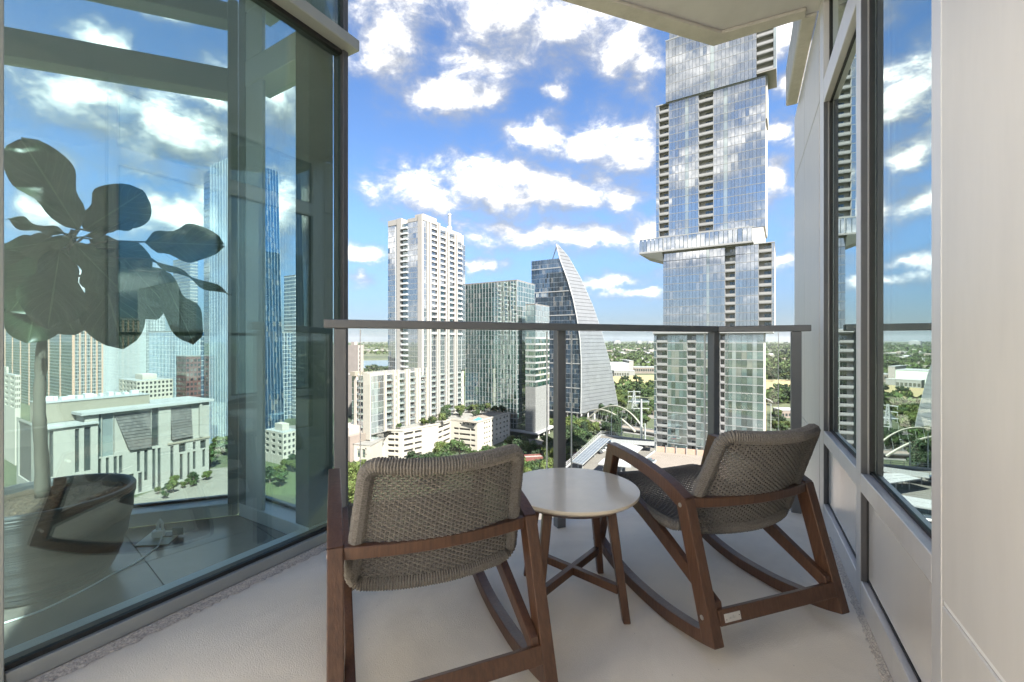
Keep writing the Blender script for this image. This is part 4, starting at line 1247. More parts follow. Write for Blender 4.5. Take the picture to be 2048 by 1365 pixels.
# ------------------------------------------------------------------ buff condominium tower with finned lower block
def build_condo():
    rnd = random.Random(5)
    cx = -61.7; cy = 300.0
    R_ = Wall((cx, cy), V); L_ = Wall((cx, cy), U)
    t = thing('condominium_tower', 'buff and glass condominium tower with a rooftop spire rising from a finned lower block', 'tower', (cx, cy + 20, GZ))
    FH = 3.93
    zt = R_.z(848, 434)
    zb = -22.0
    nf = int((zt - 3 - zb) / FH)
    zs = [zt - 3.0 - FH * (nf - i) for i in range(nf + 1)]
    aRe = R_.a(930.5); aLe = L_.a(776)
    # core
    mb = MB()
    c = Vector((cx, cy, 0)); e1 = R_.d; e2 = -L_.d
    lenL = -aLe
    mb.obb(c + e1 * 1.2 + e2 * 1.2 + Vector((0, 0, zb - 6)), e1 * (aRe - 2.0), e2 * (lenL - 2.0), Vector((0, 0, zs[-1] - zb + 6)))
    mb.build('core', MT['recess'], t)
    bands = MB()
    def glass_bay(W, p0, p1, n, mat='pane_sky', o=0.0, zz=None):
        a0, a1 = W.a(p0), W.a(p1)
        z_ = zz or zs
        slab_part(t, W, 'window_frame', MT['frame_grey'], a0, a1, z_[0], z_[-1], o - 1.1, o - 0.08)
        grid_part(t, W, 'window_wall', MT[mat], a0, a1, z_, n, 0.14, o, 0.003, rnd, gz=0.35)
        for z in z_[1:]:
            W.slab(bands, a0, a1, z - 0.30, z - 0.05, o - 0.07, o + 0.06)
    def fin(W, p0, p1, z0, z1, o0, o1, name='fin', mat='buff'):
        slab_part(t, W, name, MT[mat], W.a(p0), W.a(p1), z0, z1, o0, o1)
    # left face
    glass_bay(L_, 776, 791, 4)
    fin(L_, 791.2, 794, zb, zs[-1], -1.3, -0.3, 'fin', 'frame_grey')
    fin(L_, 794.2, 803, zb - 4, zt + 1.2, -1.3, 0.4, 'pier')
    fin(L_, 776, 803, zs[-1] + 0.02, zt + 1.0, -6, 0.2, 'parapet_wall')
    glass_bay(L_, 803.2, 815, 3, 'pane_teal', -0.5)
    for z in zs[1:-1]:
        balcony(t, L_, L_.a(803.4), L_.a(815), z, 1.5, 1.1, 'dark', -0.5)
    glass_bay(L_, 815.2, 835.8, 6)
    fin(L_, 815, 836, zs[-1] + 0.02, zt - 0.4, -6, 0.15, 'parapet_wall')
    fin(L_, 836.2, 844.6, zb - 4, zt + 1.0, -1.3, 0.5, 'pier')
    # right face
    glass_bay(R_, 847.5, 853.4, 2)
    fin(R_, 844.8, 847.3, zb, zs[-1], -1.2, -0.5, 'fin', 'frame_grey')
    fin(R_, 845.5, 873, zs[-1] + 0.02, zt + 1.4, -7, 0.2, 'parapet_wall')
    bays = [(862, 873), (880, 890.4), (898.4, 908), (914.6, 923.3)]
    for k, (p0, p1) in enumerate(bays):
        zz = zs if k == 0 else zs[:-1] if k < 3 else zs[:-2]
        glass_bay(R_, p0 + 0.2, p1 - 0.2, 2, 'pane_sky' , -0.3, zz)
        for z in zz[7:-1]:
            balcony(t, R_, R_.a(p0 + 0.5), R_.a(p1 - 0.5), z, 1.35, 1.0, 'dark', -0.3)
        if k:
            fin(R_, p0 - 0.3, p1 + 0.3, zz[-1] + 0.02, zz[-1] + 1.6, -6, 0.1, 'parapet_wall', 'pane_sky')
    fins = [(853.6, 856.2), (858.6, 861.8), (873.2, 875.4), (877.3, 879.6), (890.6, 892.8), (895.6, 898.0), (908.2, 910.4), (912.4, 914.4)]
    for k, (p0, p1) in enumerate(fins):
        zf = zt + 0.8 if k < 2 else zs[-1] + 2.0 if k < 4 else zs[-2] + 2.2
        fin(R_, p0, p1, -52.0, zf, -1.2, 0.55)
    for p0, p1 in ((856.3, 858.5), (875.5, 877.2), (892.9, 895.5), (910.5, 912.3)):
        grid_part(t, R_, 'slot_window', MT['pane_teal'], R_.a(p0), R_.a(p1), [z for z in levels(-52, zs[-3], 32)], 1, 0.2, -0.4, 0.004, rnd, gz=1.2)
        fin(R_, p0, p1, -52, zs[-2], -1.2, -0.5, 'spandrel')
    fin(R_, 880, 930, zs[-2] + 1.5, zs[-1] + 1.9, -12, -3.5, 'parapet_wall')
    glass_bay(R_, 923.5, 930.4, 2, 'pane_sky', 0.0, zs[:-2])
    # spire
    s = R_.pt(R_.a(918), zs[-1] + 1.9, -9)
    mb = MB()
    mb.box(s.x - 1.8, s.x + 1.8, s.y - 1.8, s.y + 1.8, s.z - 3, s.z + 4.2)
    for k in range(4):
        mb.lathe([(1.15, 0.0), (1.15, 2.0), (1.25, 2.05), (1.25, 2.25), (1.1, 2.3)], (s.x, s.y, s.z + 4.2 + 2.3 * k), 14)
    mb.lathe([(1.5, 0), (1.2, 0.9), (0.3, 1.6), (0.06, 1.7), (0.05, 6.5), (0.0, 6.6)], (s.x, s.y, s.z + 13.4), 12)
    mb.build('spire', MT['frame_white'], t)
    # finned lower block (its street face carries on the tower's)
    lz = R_.z(760, 752)
    n2 = 9
    zl = [lz - FH * (n2 - i) for i in range(n2 + 1)]
    a_c = R_.a(741)
    cor = R_.pt(a_c, 0)
    LL = Wall((cor.x, cor.y), U)
    mb = MB()
    Lw = -LL.a(703)
    mb.obb(Vector((cor.x, cor.y, GZ)) + R_.d * 1.0 - LL.d * 1.0, R_.d * (R_.a(931) - a_c - 2), -LL.d * (Lw - 1.5), Vector((0, 0, lz - 0.6 - GZ)))
    mb.build('lower_core', MT['cream'], t)
    zlow = [z for z in [zl[0] - FH * 2, zl[0] - FH] + zl]
    glass_bay(R_, 741.8, 756, 5, 'pane_pale', 0.0, zlow)
    glass_bay(R_, 756.2, 767.6, 3, 'pane_sky', 0.0, zlow)
    fin(R_, 741.8, 768, lz + 0.02, lz + 1.2, -5, 0.1, 'parapet_wall', 'cream')
    lbays = [(772.2, 786.6), (797.6, 811), (819, 831.4), (840, 852)]
    for k, (p0, p1) in enumerate(lbays):
        glass_bay(R_, p0, p1, 3, 'pane_sky', -0.5, zl)
        for z in zl[:-1]:
            balcony(t, R_, R_.a(p0 + 0.2), R_.a(p1 - 0.2), z, 1.5, 1.05, 'bow', -0.5)
    for p0, p1 in bays:
        for z in zl[:-1]:
            balcony(t, R_, R_.a(p0 + 0.3), R_.a(p1 - 0.3), z, 1.5, 1.05, 'bow', -0.3)
        glass_bay(R_, p0 + 0.2, p1 - 0.2, 2, 'pane_sky', -0.3, zl)
    lf = [(768.2, 771.6), (786.8, 789.4), (794.4, 797.4), (811.2, 813.6), (816.4, 818.8), (831.6, 834), (837.2, 839.8), (852.2, 853.5)]
    for p0, p1 in lf:
        fin(R_, p0, p1, -54.5, lz + 2.2, -1.2, 0.7, 'fin', 'cream')
    for p0, p1 in ((789.5, 794.3), (813.7, 816.3), (834.1, 837.1)):
        fin(R_, p0, p1, -54.5, lz - 0.5, -1.2, -0.3, 'spandrel', 'cream')
        grid_part(t, R_, 'slot_window', MT['pane_teal'], R_.a(p0) + 0.2, R_.a(p1) - 0.2, zl, 1, 0.15, -0.25, 0.004, rnd, gz=1.4)
    fin(LL, 727, 740.8, -58, lz + 1.6, -1.4, 0.35, 'pier', 'cream')
    glass_bay(LL, 714.5, 726.8, 3, 'pane_sky', -0.4, zlow)
    for z in zlow[1:-1]:
        balcony(t, LL, LL.a(714.6), LL.a(726.6), z, 1.3, 1.0, 'bow', -0.4)
    fin(LL, 709, 714.2, -62, lz + 1.0, -1.2, 0.4, 'pier', 'cream')
    glass_bay(LL, 703, 708.8, 2, 'pane_teal', -0.3, zlow)
    bands.build('slab_edge', MT['frame_white'], t, 'stuff')
    # roof garden units on the lower block
    for px, d, w, h in ((748, -6, 5, 2.2), (756, -14, 8, 1.6), (738, -12, 6, 2.6)):
        q = R_.pt(R_.a(px), lz - 0.5, d)
        mb = MB(); mb.obb(q, R_.d * w, -R_.n * 4, (0, 0, h)); mb.build('roof_unit', MT['stone_tan'], t)
    slab_part(t, R_, 'lower_roof', MT['roofing'], a_c + 0.8, R_.a(850), lz - 0.58, lz - 0.1, -30, -1.3)
build_condo()

# ------------------------------------------------------------------ wall with real openings
def pierced(parent, W, a0, a1, z0, z1, rects, depth, mat, win_mat, win_name, thick=1.2, per=True):
    """wall sheet with rectangular openings, reveals, and a recessed pane (its own part) in each"""
    rects = [r for r in rects if r[1] - r[0] > 0.05 and r[3] - r[2] > 0.05]
    xs = sorted({a0, a1, *[r[0] for r in rects], *[r[1] for r in rects]})
    ys = sorted({z0, z1, *[r[2] for r in rects], *[r[3] for r in rects]})
    xs = [x for x in xs if a0 <= x <= a1]; ys = [y for y in ys if z0 <= y <= z1]
    mb = MB()
    for i in range(len(xs) - 1):
        for j in range(len(ys) - 1):
            mx, my = (xs[i] + xs[i + 1]) / 2, (ys[j] + ys[j + 1]) / 2
            if any(r[0] < mx < r[1] and r[2] < my < r[3] for r in rects): continue
            mb.quad(W.pt(xs[i], ys[j]), W.pt(xs[i + 1], ys[j]), W.pt(xs[i + 1], ys[j + 1]), W.pt(xs[i], ys[j + 1]))
    for r in rects:
        b0, b1, c0, c1 = r[:4]
        for p, q in (((b0, c0), (b1, c0)), ((b1, c0), (b1, c1)), ((b1, c1), (b0, c1)), ((b0, c1), (b0, c0))):
            mb.quad(W.pt(*p), W.pt(*q), W.pt(*q, -depth), W.pt(*p, -depth))
    mb.build('wall', mat, parent)
    for r in rects:
        m = MB(); m.quad(W.pt(r[0], r[2], -depth), W.pt(r[1], r[2], -depth), W.pt(r[1], r[3], -depth), W.pt(r[0], r[3], -depth))
        m.build(win_name, r[4] if len(r) > 4 else win_mat, parent)

def two_pt(p, q):
    return Wall((p.x, p.y), (q.x - p.x, q.y - p.y))

def build_podium():
    zr = -54.0
    pix = [(742, 868), (761, 861), (806, 863), (845, 855.6), (876, 850), (902, 841), (955, 845.7), (1019.6, 827)]
    pts = [G(px, py, zr) for px, py in pix]
    back = R = Wall((-61.7, 300.0), V)
    t = thing('parking_podium', 'cream parking podium with dark strip openings and a planted roof below the finned block', 'building', tuple(Vector((pts[3].x, pts[3].y + 15, GZ))))
    poly = [(p.x, p.y) for p in pts]
    e = Wall((pts[-1].x, pts[-1].y), U)
    b1 = e.pt(-14, 0); b2 = R.pt(60, 0, 0.9); b3 = R.pt(R.a(741) , 0, 0.9)
    loop = poly + [(b1.x, b1.y), (b2.x, b2.y), (b3.x, b3.y)]
    mb = MB(); mb.extrude(loop, (0, 0, zr - 0.9), (1, 0, 0), (0, 1, 0), (0, 0, 0.5)); mb.build('roof', MT['roofing'], t)
    H = 3.55
    for k in range(len(pts) - 1):
        W = two_pt(pts[k], pts[k + 1]); L = (pts[k + 1] - pts[k]).length
        rects = []
        for r in range(5):
            zt_ = zr - 1.6 - H * r
            def add(p0, p1, h=1.7, dz=0.0, mat=None):
                rr = (W.a(p0), W.a(p1), zt_ - h - dz, zt_ - dz)
                rects.append(rr if mat is None else rr + (mat,))
            if k == 1:
                add(762.5, 767.5, 1.3); 
                add(775.7, 788.5); add(789.5, 796.6)
            elif k == 2:
                add(808, 827); add(829.5, 843.8)
            elif k == 4:
                add(877, 885.5); add(886.7, 900.7)
            elif k == 5:
                if r == 0:
                    for q in (919, 926, 934, 944): add(q, q + 4, 1.2)
                else:
                    add(907.5, 917, 1.5); add(918.5, 940, 1.5); add(941.5, 950, 1.5)
            elif k == 6:
                for q in (968, 972.5, 977.7, 983.5, 992, 999.5, 1007, 1013): add(q, q + 2.9, 1.55)
            elif k == 0:
                add(745, 749, 1.3)
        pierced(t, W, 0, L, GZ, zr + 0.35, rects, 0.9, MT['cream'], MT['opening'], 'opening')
        cap = MB(); W.slab(cap, 0.01, L - 0.01, zr + 0.36, zr + 0.55, -0.5, 0.06); cap.build('parapet_cap', MT['cream'], t)
    # rooftop pool and plinths
    q = [G(946, 843, zr - 0.35), G(956, 846, zr - 0.35), G(967, 841, zr - 0.35), G(957, 837, zr - 0.35)]
    mb = MB(); mb.extrude([(p.x, p.y) for p in q], (0, 0, zr - 0.39), (1, 0, 0), (0, 1, 0), (0, 0, 0.2)); mb.build('pool', MT['pool'], t)
    q = [G(925, 845, zr - 0.35), G(952, 848, zr - 0.35), G(990, 833, zr - 0.35), G(962, 829, zr - 0.35)]
    mb = MB(); mb.extrude([(p.x, p.y) for p in q], (0, 0, zr - 0.395), (1, 0, 0), (0, 1, 0), (0, 0, 0.1)); mb.build('pool_deck', MT['terrace'], t)
    # street base in front of the finned block
    p0, p1, p2, p3 = G(694, 886, -58.5), G(708, 890, -58.5), G(742, 893, -58.5), G(765, 880, -58.5)
    t2 = thing('corner_building', 'low cream corner building with small square windows at the foot of the finned block', 'building', tuple(Vector((p1.x, p1.y + 6, GZ))))
    for a, b, cols in ((p0, p1, (697.5, 702.5)), (p1, p2, (714, 724, 730)), (p2, p3, ())):
        W = two_pt(a, b); L = (b - a).length
        rects = []
        for r in range(4):
            for cpx in cols:
                if cpx == 714 or cpx == 724:
                    if r == 1: rects.append((W.a(cpx), W.a(cpx) + 2.2, -58.5 - 7.5, -58.5 - 2.5, MT['pane_sky']))
                else:
                    rects.append((W.a(cpx), W.a(cpx) + 0.9, -58.5 - 2.9 - 3.3 * r, -58.5 - 1.6 - 3.3 * r))
        pierced(t2, W, 0, L, GZ, -58.5, rects, 0.4, MT['cream'], MT['pane_dark'], 'window')
    mb = MB(); mb.extrude([(p0.x, p0.y), (p1.x, p1.y), (p2.x, p2.y), (p3.x, p3.y), (p3.x + 1, p3.y + 12), (p0.x + 3, p0.y + 16)], (0, 0, -59.1), (1, 0, 0), (0, 1, 0), (0, 0, 0.5)); mb.build('roof', MT['roofing'], t2)
build_podium()

# ------------------------------------------------------------------ generic curtain wall box
def curtain_box(name, label, cat, corner, lenL, lenR, z0, z1, FH, mat, frame, pw=1.6, gap=0.12, gz=0.5, tilt=0.006, seed=1, fins=0.0, group=None, vr=V, finmat=None, roofmat='roofing', band=True):
    rnd = random.Random(seed)
    Rw = Wall(corner, vr); Lw = Wall(corner, U)
    t = thing(name, label, cat, (corner[0], corner[1], z0 if z0 < GZ + 1 else GZ), group)
    mb = MB()
    mb.obb(Vector((corner[0], corner[1], z0)) + Rw.d * 0.15 - Lw.d * 0.15 , Rw.d * (lenR - 0.2), -Lw.d * (lenL - 0.2), (0, 0, z1 - z0))
    mb.build('wall', MT[frame], t)
    n = max(1, round((z1 - z0) / FH)); zs = levels(z0, z1, n)
    for W, a0, a1 in ((Lw, -lenL, 0.0), (Rw, 0.0, lenR)):
        grid_part(t, W, 'window_wall', MT[mat], a0, a1, zs, max(1, round((a1 - a0) / pw)), gap, 0.02, tilt, rnd, gz=gz)
        if fins:
            m = MB(); k = max(1, round((a1 - a0) / (pw * 2)))
            for i in range(k + 1):
                a = a0 + (a1 - a0 - 0.2) * i / k
                W.slab(m, a, a + 0.14, z0, z1, -0.1, fins)
            m.build('fin', MT[finmat or frame], t, 'stuff')
    mb = MB(); mb.obb(Vector((corner[0], corner[1], z1 + 0.001)) , Rw.d * lenR, -Lw.d * lenL, (0, 0, 0.8)); mb.build('roof', MT[roofmat], t)
    return t, Lw, Rw

def at(px, D):
    return ((px - 1024) / F * D, D)
def lens(corner, pl, pr, vr=V):
    return -Wall(corner, U).a(pl), Wall(corner, vr).a(pr)
def zat(py, D):
    return EYE + (684 - py) / F * D

def build_green_office():
    c = at(1034, 343.0); l, r = lens(c, 930.5, 1069)
    t, Lw, Rw = curtain_box('green_office', 'tall green glass office block standing between the buff tower and the sail shaped tower', 'office building', c, l, r, GZ + 6, zat(563, 343), 3.9, 'pane_green', 'frame_grey', 1.5, 0.16, 0.35, 0.003, 3, fins=0.12)
    rnd = random.Random(9)
    c2 = at(1071, 333.0); l2, r2 = lens(c2, 1050.8, 1098.5)
    t = thing('striped_office', 'lower office block with white striped floors over a plain grey base', 'office building', (c2[0], c2[1], GZ))
    Lw, Rw = Wall(c2, U), Wall(c2, V)
    z_top, z_s, z_b = zat(611, 333), zat(676, 333), zat(776, 333)
    mb = MB(); mb.obb(Vector((c2[0], c2[1], GZ + 5)) + Rw.d * 0.15 - Lw.d * 0.15, Rw.d * (r2 - 0.2), -Lw.d * (l2 - 0.2), (0, 0, z_top - GZ - 5)); mb.build('core', MT['frame_grey'], t)
    for W, a0, a1 in ((Lw, -l2, 0), (Rw, 0, r2)):
        grid_part(t, W, 'window_wall', MT['pane_green' if W is Lw else 'pane_pale'], a0, a1, levels(z_s, z_top, 6), round((a1 - a0) / 1.2), 0.14, 0.03, 0.008, rnd, gz=0.3)
        zs = levels(z_b, z_s, 8)
        grid_part(t, W, 'window_band', MT['pane_green'], a0, a1, zs, round((a1 - a0) / 1.6), 0.1, 0.03, 0.01, rnd, gz=1.4)
        for z in zs[1:]:
            slab_part(t, W, 'spandrel_band', MT['frame_white'], a0 - (0 if W is Rw else 0), a1, z - 1.4, z, -0.1, 0.14)
        n = max(2, round((a1 - a0) / 3.0)); m = 11
        mb = MB()
        zz = levels(GZ + 5, z_b - 0.1, m)
        for i in range(n):
            for j in range(m):
                W.slab(mb, a0 + (a1 - a0) * i / n + 0.04, a0 + (a1 - a0) * (i + 1) / n - 0.04, zz[j] + 0.04, zz[j + 1] - 0.04, -0.1, 0.05)
        mb.build('base_cladding', MT['grey_block'], t, 'stuff')
    mb = MB(); mb.obb(Vector((c2[0], c2[1], z_top)), Rw.d * r2, -Lw.d * l2, (0, 0, 0.7)); mb.build('roof', MT['roofing'], t)
    # white canopy round the foot
    slab_part(t, Lw, 'canopy', MT['white_metal'], -l2 - 34, 3.0, GZ + 4.0, GZ + 5.0, -3, 3.0, 0.1)
    slab_part(t, Rw, 'canopy', MT['white_metal'], -3.0, r2 + 6, GZ + 3.9, GZ + 4.9, -3, 3.2, 0.1)
    for a in (2, 12, 22, 32):
        slab_part(t, Rw, 'column', MT['concrete'], a, a + 0.7, GZ, GZ + 3.89, 1.2, 1.9)
build_green_office()

def build_sail():
    t = thing('sail_tower', 'office tower shaped like a sail with a curved pale side of horizontal panels', 'tower', (*at(1160, 402), GZ))
    c = at(1161.5, 402.0)
    Lw = Wall(c, U)
    left = [(489, 1112.3), (520, 1120), (560, 1135), (600, 1146.5), (640, 1154.5), (680, 1160), (725, 1162.5), (780, 1162.5), (830, 1161.5)]
    right = [(489, 1113.6), (516, 1137), (562, 1163), (616, 1186.5), (671, 1204.5), (734, 1221.5), (802, 1234), (817, 1236)]
    def ip(tab, y):
        for (y0, x0), (y1, x1) in zip(tab, tab[1:]):
            if y <= y1: return x0 + (x1 - x0) * (y - y0) / (y1 - y0)
        return tab[-1][1]
    n = 46
    rows = []
    z0, z1 = zat(829, 402), zat(490, 413)
    dv = Vector((0.726, 0.688, 0))
    for i in range(n + 1):
        z = z0 + (z1 - z0) * i / n
        # left edge on the glass plane, at this height
        a = -10.0
        for _ in range(8):
            D = Lw.P.y + a * Lw.d.y
            a = Lw.a(ip(left, 684 - (z - EYE) * F / D))
        p = Lw.pt(a, z, 0.2)
        D = p.y + 15
        for _ in range(8):
            k = (ip(right, 684 - (z - EYE) * F / D) - 1024) / F
            s = (k * p.y - p.x) / (dv.x - k * dv.y); D = p.y + s * dv.y
        rows.append((p, max(0.3, s), a))
    # pale panels of the sail: one row per floor, each lapping over the one below
    cols = 9
    mb = MB()
    for i in range(n):
        (p, s, _), (q, s2, _) = rows[i], rows[i + 1]
        nrm = Vector((0.688, -0.726, 0))
        for j in range(cols):
            f0, f1 = j / cols, (j + 1) / cols
            A = p + dv * (s * f0) + nrm * 0.42; B = p + dv * (s * f1) + nrm * 0.42
            C_ = q + dv * (s2 * f1) + nrm * 0.12; D_ = q + dv * (s2 * f0) + nrm * 0.12
            up = Vector((0, 0, 0.03))
            mb.quad(A + up, B + up, C_, D_)
        mb.quad(p + nrm * 0.42 + up, p - nrm * 0.2 + up, p + dv * s - nrm * 0.2 + up, p + dv * s + nrm * 0.42 + up)
    mb.build('sail_panels', MT['sail'], t, 'stuff')
    # edge trim of the sail
    mb = MB(); mb.tube([r[0] - Vector((0.1, 0.3, 0)) for r in rows], 0.55, 6); mb.build('edge_trim', MT['frame_white'], t)
    mb = MB(); mb.tube([r[0] + dv * r[1] for r in rows], 0.35, 6); mb.build('edge_trim', MT['frame_white'], t)
    # glass side
    zg = zat(517, 410)
    rnd = random.Random(4)
    fl = levels(z0, zg, 32)
    aL = Lw.a(1063)
    def edge_a(z):
        f = (z - z0) / (z1 - z0) * n; i = min(n - 1, int(f))
        return rows[i][2] + (rows[i + 1][2] - rows[i][2]) * (f - i)
    mb = MB(); mg = MB(); ml = MB()
    for k in range(len(fl) - 1):
        za, zb_ = fl[k], fl[k + 1]
        e0, e1 = edge_a(za) - 0.4, edge_a(zb_) - 0.4
        w = 1.7
        a = aL
        strong = k % 5 == 0
        while a < max(e0, e1) - 0.05:
            b0 = min(a + w, e0); b1 = min(a + w, e1)
            if b0 - a > 0.02 or b1 - a > 0.02:
                tx = rnd.gauss(0, 0.008)
                mb.quad(Lw.pt(a + 0.09, za + (0.9 if strong else 0.25), 0.02 - tx), Lw.pt(max(a + 0.1, b0 - 0.09), za + (0.9 if strong else 0.25), 0.02 + tx), Lw.pt(max(a + 0.1, b1 - 0.09), zb_ - 0.05, 0.02 + tx), Lw.pt(a + 0.09, zb_ - 0.05, 0.02 - tx))
            a += w
        mg.quad(Lw.pt(aL, za, -0.08), Lw.pt(e0, za, -0.08), Lw.pt(e1, zb_, -0.08), Lw.pt(aL, zb_, -0.08))
        if strong:
            Lw.slab(ml, aL, e0, za, za + 0.85, -0.07, 0.35)
    mb.build('window_wall', MT['pane_navy'], t, 'stuff')
    mg.build('window_frame', MT['frame_grey'], t)
    ml.build('floor_band', MT['frame_white'], t, 'stuff')
    # far faces so that it is a closed body
    mb = MB()
    for i in range(n):
        (p, s, a), (q, s2, a2) = rows[i], rows[i + 1]
        zt = min(q.z, zg); zb_ = min(p.z, zg)
        bk = Lw.n * -34
        l0, l1 = Lw.pt(aL, zb_), Lw.pt(aL, zt)
        if zt > zb_:
            mb.quad(l0, l0 + bk, l1 + bk, l1)
            r0 = p + dv * s; r1 = q + dv * s2
            mb.quad(r0, l0 + bk, l1 + bk, r1)
    mb.quad(Lw.pt(aL, zg), Lw.pt(edge_a(zg), zg), Lw.pt(edge_a(zg), zg, -20), Lw.pt(aL, zg, -34))
    mb.build('rear_wall', MT['pane_navy'], t)
    mb = MB()
    for i in range(n):
        if rows[i][0].z > zg - 3:
            (p, s, a), (q, s2, a2) = rows[i], rows[i + 1]
            mb.quad(p - dv * 0.05 + Lw.n * -0.3, q + Lw.n * -0.3, q + dv * s2 - Vector((0, 0, 0.2)), p + dv * s - Vector((0, 0, 0.2)))
    mb.build('sail_back', MT['frame_grey'], t)
    # crane arm on the roof and columns underneath
    mb = MB(); b = Lw.pt(Lw.a(1101), zg, -4); mb.tube([b, Lw.pt(Lw.a(1109), zat(496, 410), -3), Lw.pt(Lw.a(1113), zat(487, 410), -1)], 0.45, 6); mb.build('roof_crane', MT['steel'], t)
    for k in range(6):
        p = rows[0][0] + dv * (rows[0][1] * (k + 0.2) / 6) - Vector((0.688, -0.726, 0)) * 0.8
        mb = MB(); mb.tube([(p.x, p.y, GZ), (p.x, p.y, z0 + 0.2)], 0.7, 8); mb.build('column', MT['concrete'], t)
    for k in range(3):
        p = Lw.pt(-10.0 * k - 4, 0, -1.5)
        mb = MB(); mb.tube([(p.x, p.y, GZ), (p.x, p.y, z0 + 0.2)], 0.7, 8); mb.build('column', MT['concrete'], t)
    mb = MB(); mb.poly([Lw.pt(aL, z0 + 0.02), Lw.pt(rows[0][2], z0 + 0.02), rows[0][0] + dv * rows[0][1] + Vector((0, 0, 0.02)), Lw.pt(aL, z0 + 0.02, -34)]); mb.build('underside', MT['concrete'], t)
build_sail()
# ------------------------------------------------------------------ buildings seen through the tinted glass
def build_courthouse():
    W = Wall((-184.5, 211.0), V)
    t = thing('courthouse', 'white limestone courthouse with tall dark slit windows and two slanted dark shingle bays', 'courthouse', (-190, 225, GZ))
    cp = lambda x: x / 3.102            # crop pixels to photograph pixels
    py = lambda y: 560 + y / 3.102
    a0, a1 = W.a(169), W.a(418)
    zr = -31.3
    S = [(607, 628, 1115, 1210), (657, 677, 1108, 1210), (705, 727, 1100, 1210), (738, 760, 1095, 1205), (850, 870, 1070, 1195), (895, 917, 1062, 1250), (945, 965, 1053, 1310), (978, 998, 1048, 1300),
         (1057, 1077, 1035, 1255), (1115, 1135, 1085, 1245), (1163, 1178, 1075, 1225), (1197, 1214, 1068, 1180), (1197, 1214, 1010, 1058), (1110, 1153, 1022, 1074), (1256, 1273, 1057, 1165), (1243, 1278, 1000, 1050), (790, 830, 1210, 1300), (858, 882, 1200, 1325)]
    def rect(s, Wl, mat=None):
        x0, x1, y0, y1 = s
        b0, b1 = Wl.a(cp(x0)), Wl.a(cp(x1))
        m = cp((x0 + x1) / 2)
        r = (b0, b1, max(GZ + 0.3, Wl.z(m, py(y1))), Wl.z(m, py(y0)))
        return r + (mat,) if mat else r
    rects = [rect(s, W) for s in S]
    rects.append(rect((612, 630, 835, 1105), W, MT['pane_teal']))
    rects.append(rect((634, 705, 832, 1100), W, MT['pane_pale']))
    zmid = W.z(330, 904)
    rects.append((W.a(cp(707)), W.a(cp(938)), W.z(265, py(1058)), zr - 2.6, MT['limestone']))
    rects.append(rect((941, 985, 800, 1036), W))
    rects.append((W.a(cp(1060)), W.a(cp(1236)), W.z(368, py(990)), zr - 2.6, MT['limestone']))
    pierced(t, W, a0, a1, GZ, zr - 1.2, rects, 0.8, MT['limestone'], MT['pane_dark'], 'window')
    # thin roof slab with a deep overhang
    slab_part(t, W, 'roof', MT['frame_white'], a0 - 1.5, a1 + 2.0, zr - 1.19, zr, -26, 1.6)
    mb = MB(); W.slab(mb, a0, a1 - 0.02, GZ, zr - 1.3, -26, -0.9); mb.build('core', MT['limestone'], t)
    # slanted bays faced with shingles
    def bay(xa, xb, xc, ya, yb, yc, lean):
        p = [W.pt(W.a(cp(xa)), zr - 2.5, -0.7), W.pt(W.a(cp(xb)), zr - 2.5, -0.7), W.pt(W.a(cp(xb)), W.z(cp(xb), py(yb)), 0.9), W.pt(W.a(cp(xc)), W.z(cp(xc), py(yc)), 0.9)]
        mb = MB(); n, m = 15, 12
        for i in range(n):
            for j in range(m):
                f0, f1, g0, g1 = i / n, (i + 0.97) / n, j / m, (j + 0.94) / m
                q = lambda f, g, o: (p[0].lerp(p[1], f)).lerp(p[3].lerp(p[2], f), g) + W.n * o
                mb.quad(q(f0, g0, 0), q(f1, g0, 0), q(f1, g1, 0.28), q(f0, g1, 0.28))
        mb.build('shingle', MT['shingle_dark'], t, 'stuff')
        m2 = MB(); o = W.n * -0.05
        m2.quad(*[x + o for x in p]); m2.poly([p[1] + o, W.pt(W.a(cp(xb)), p[2].z, -0.8), p[2] + o]); m2.poly([p[0] + o, p[3] + o, W.pt(W.a(cp(xc)), p[3].z, -0.8)])
        m2.quad(p[3] + o, p[2] + o, W.pt(W.a(cp(xb)), p[2].z, -0.8), W.pt(W.a(cp(xc)), p[3].z, -0.8))
        m2.build('slanted_bay', MT['shingle_dark'], t)
    bay(712, 936, 800, 825, 1043, 1062, 1)
    bay(1062, 1190, 1064, 800, 975, 998, 1)
    slab_part(t, W, 'roof_column', MT['limestone'], W.a(cp(1236)), W.a(cp(1250)), W.z(402, py(978)), zr - 1.2, 0.05, 0.9)
    slab_part(t, W, 'string_course', MT['stone_tan'], W.a(cp(1040)), a1 + 0.3, W.z(390, py(1000)), W.z(390, py(990)), 0.02, 0.5)
    # lower wing
    c = W.pt(W.a(96), 0, 2.0)
    zl = -36.5
    W2 = Wall((c.x, c.y), V); WL = Wall((c.x, c.y), U)
    rr = [rect((465, 492, 930, 1200), W2), rect((522, 563, 918, 1190), W2), rect((305, 332, 945, 1230), W2)]
    pierced(t, W2, 0, W2.a(196), GZ, zl, rr, 0.7, MT['limestone'], MT['pane_dark'], 'window')
    pierced(t, WL, WL.a(33), 0, GZ, zl, [(WL.a(36), WL.a(62), GZ + 9, zl - 1.5, MT['shingle_dark'])], 0.6, MT['limestone'], MT['pane_dark'], 'window')
    slab_part(t, W2, 'wing_roof', MT['frame_white'], -1.0, W2.a(196), zl + 0.01, zl + 0.8, -20, 1.0)
    mb = MB(); W2.slab(mb, 0.1, W2.a(196), GZ, zl, -20, -0.8); mb.build('core', MT['limestone'], t)
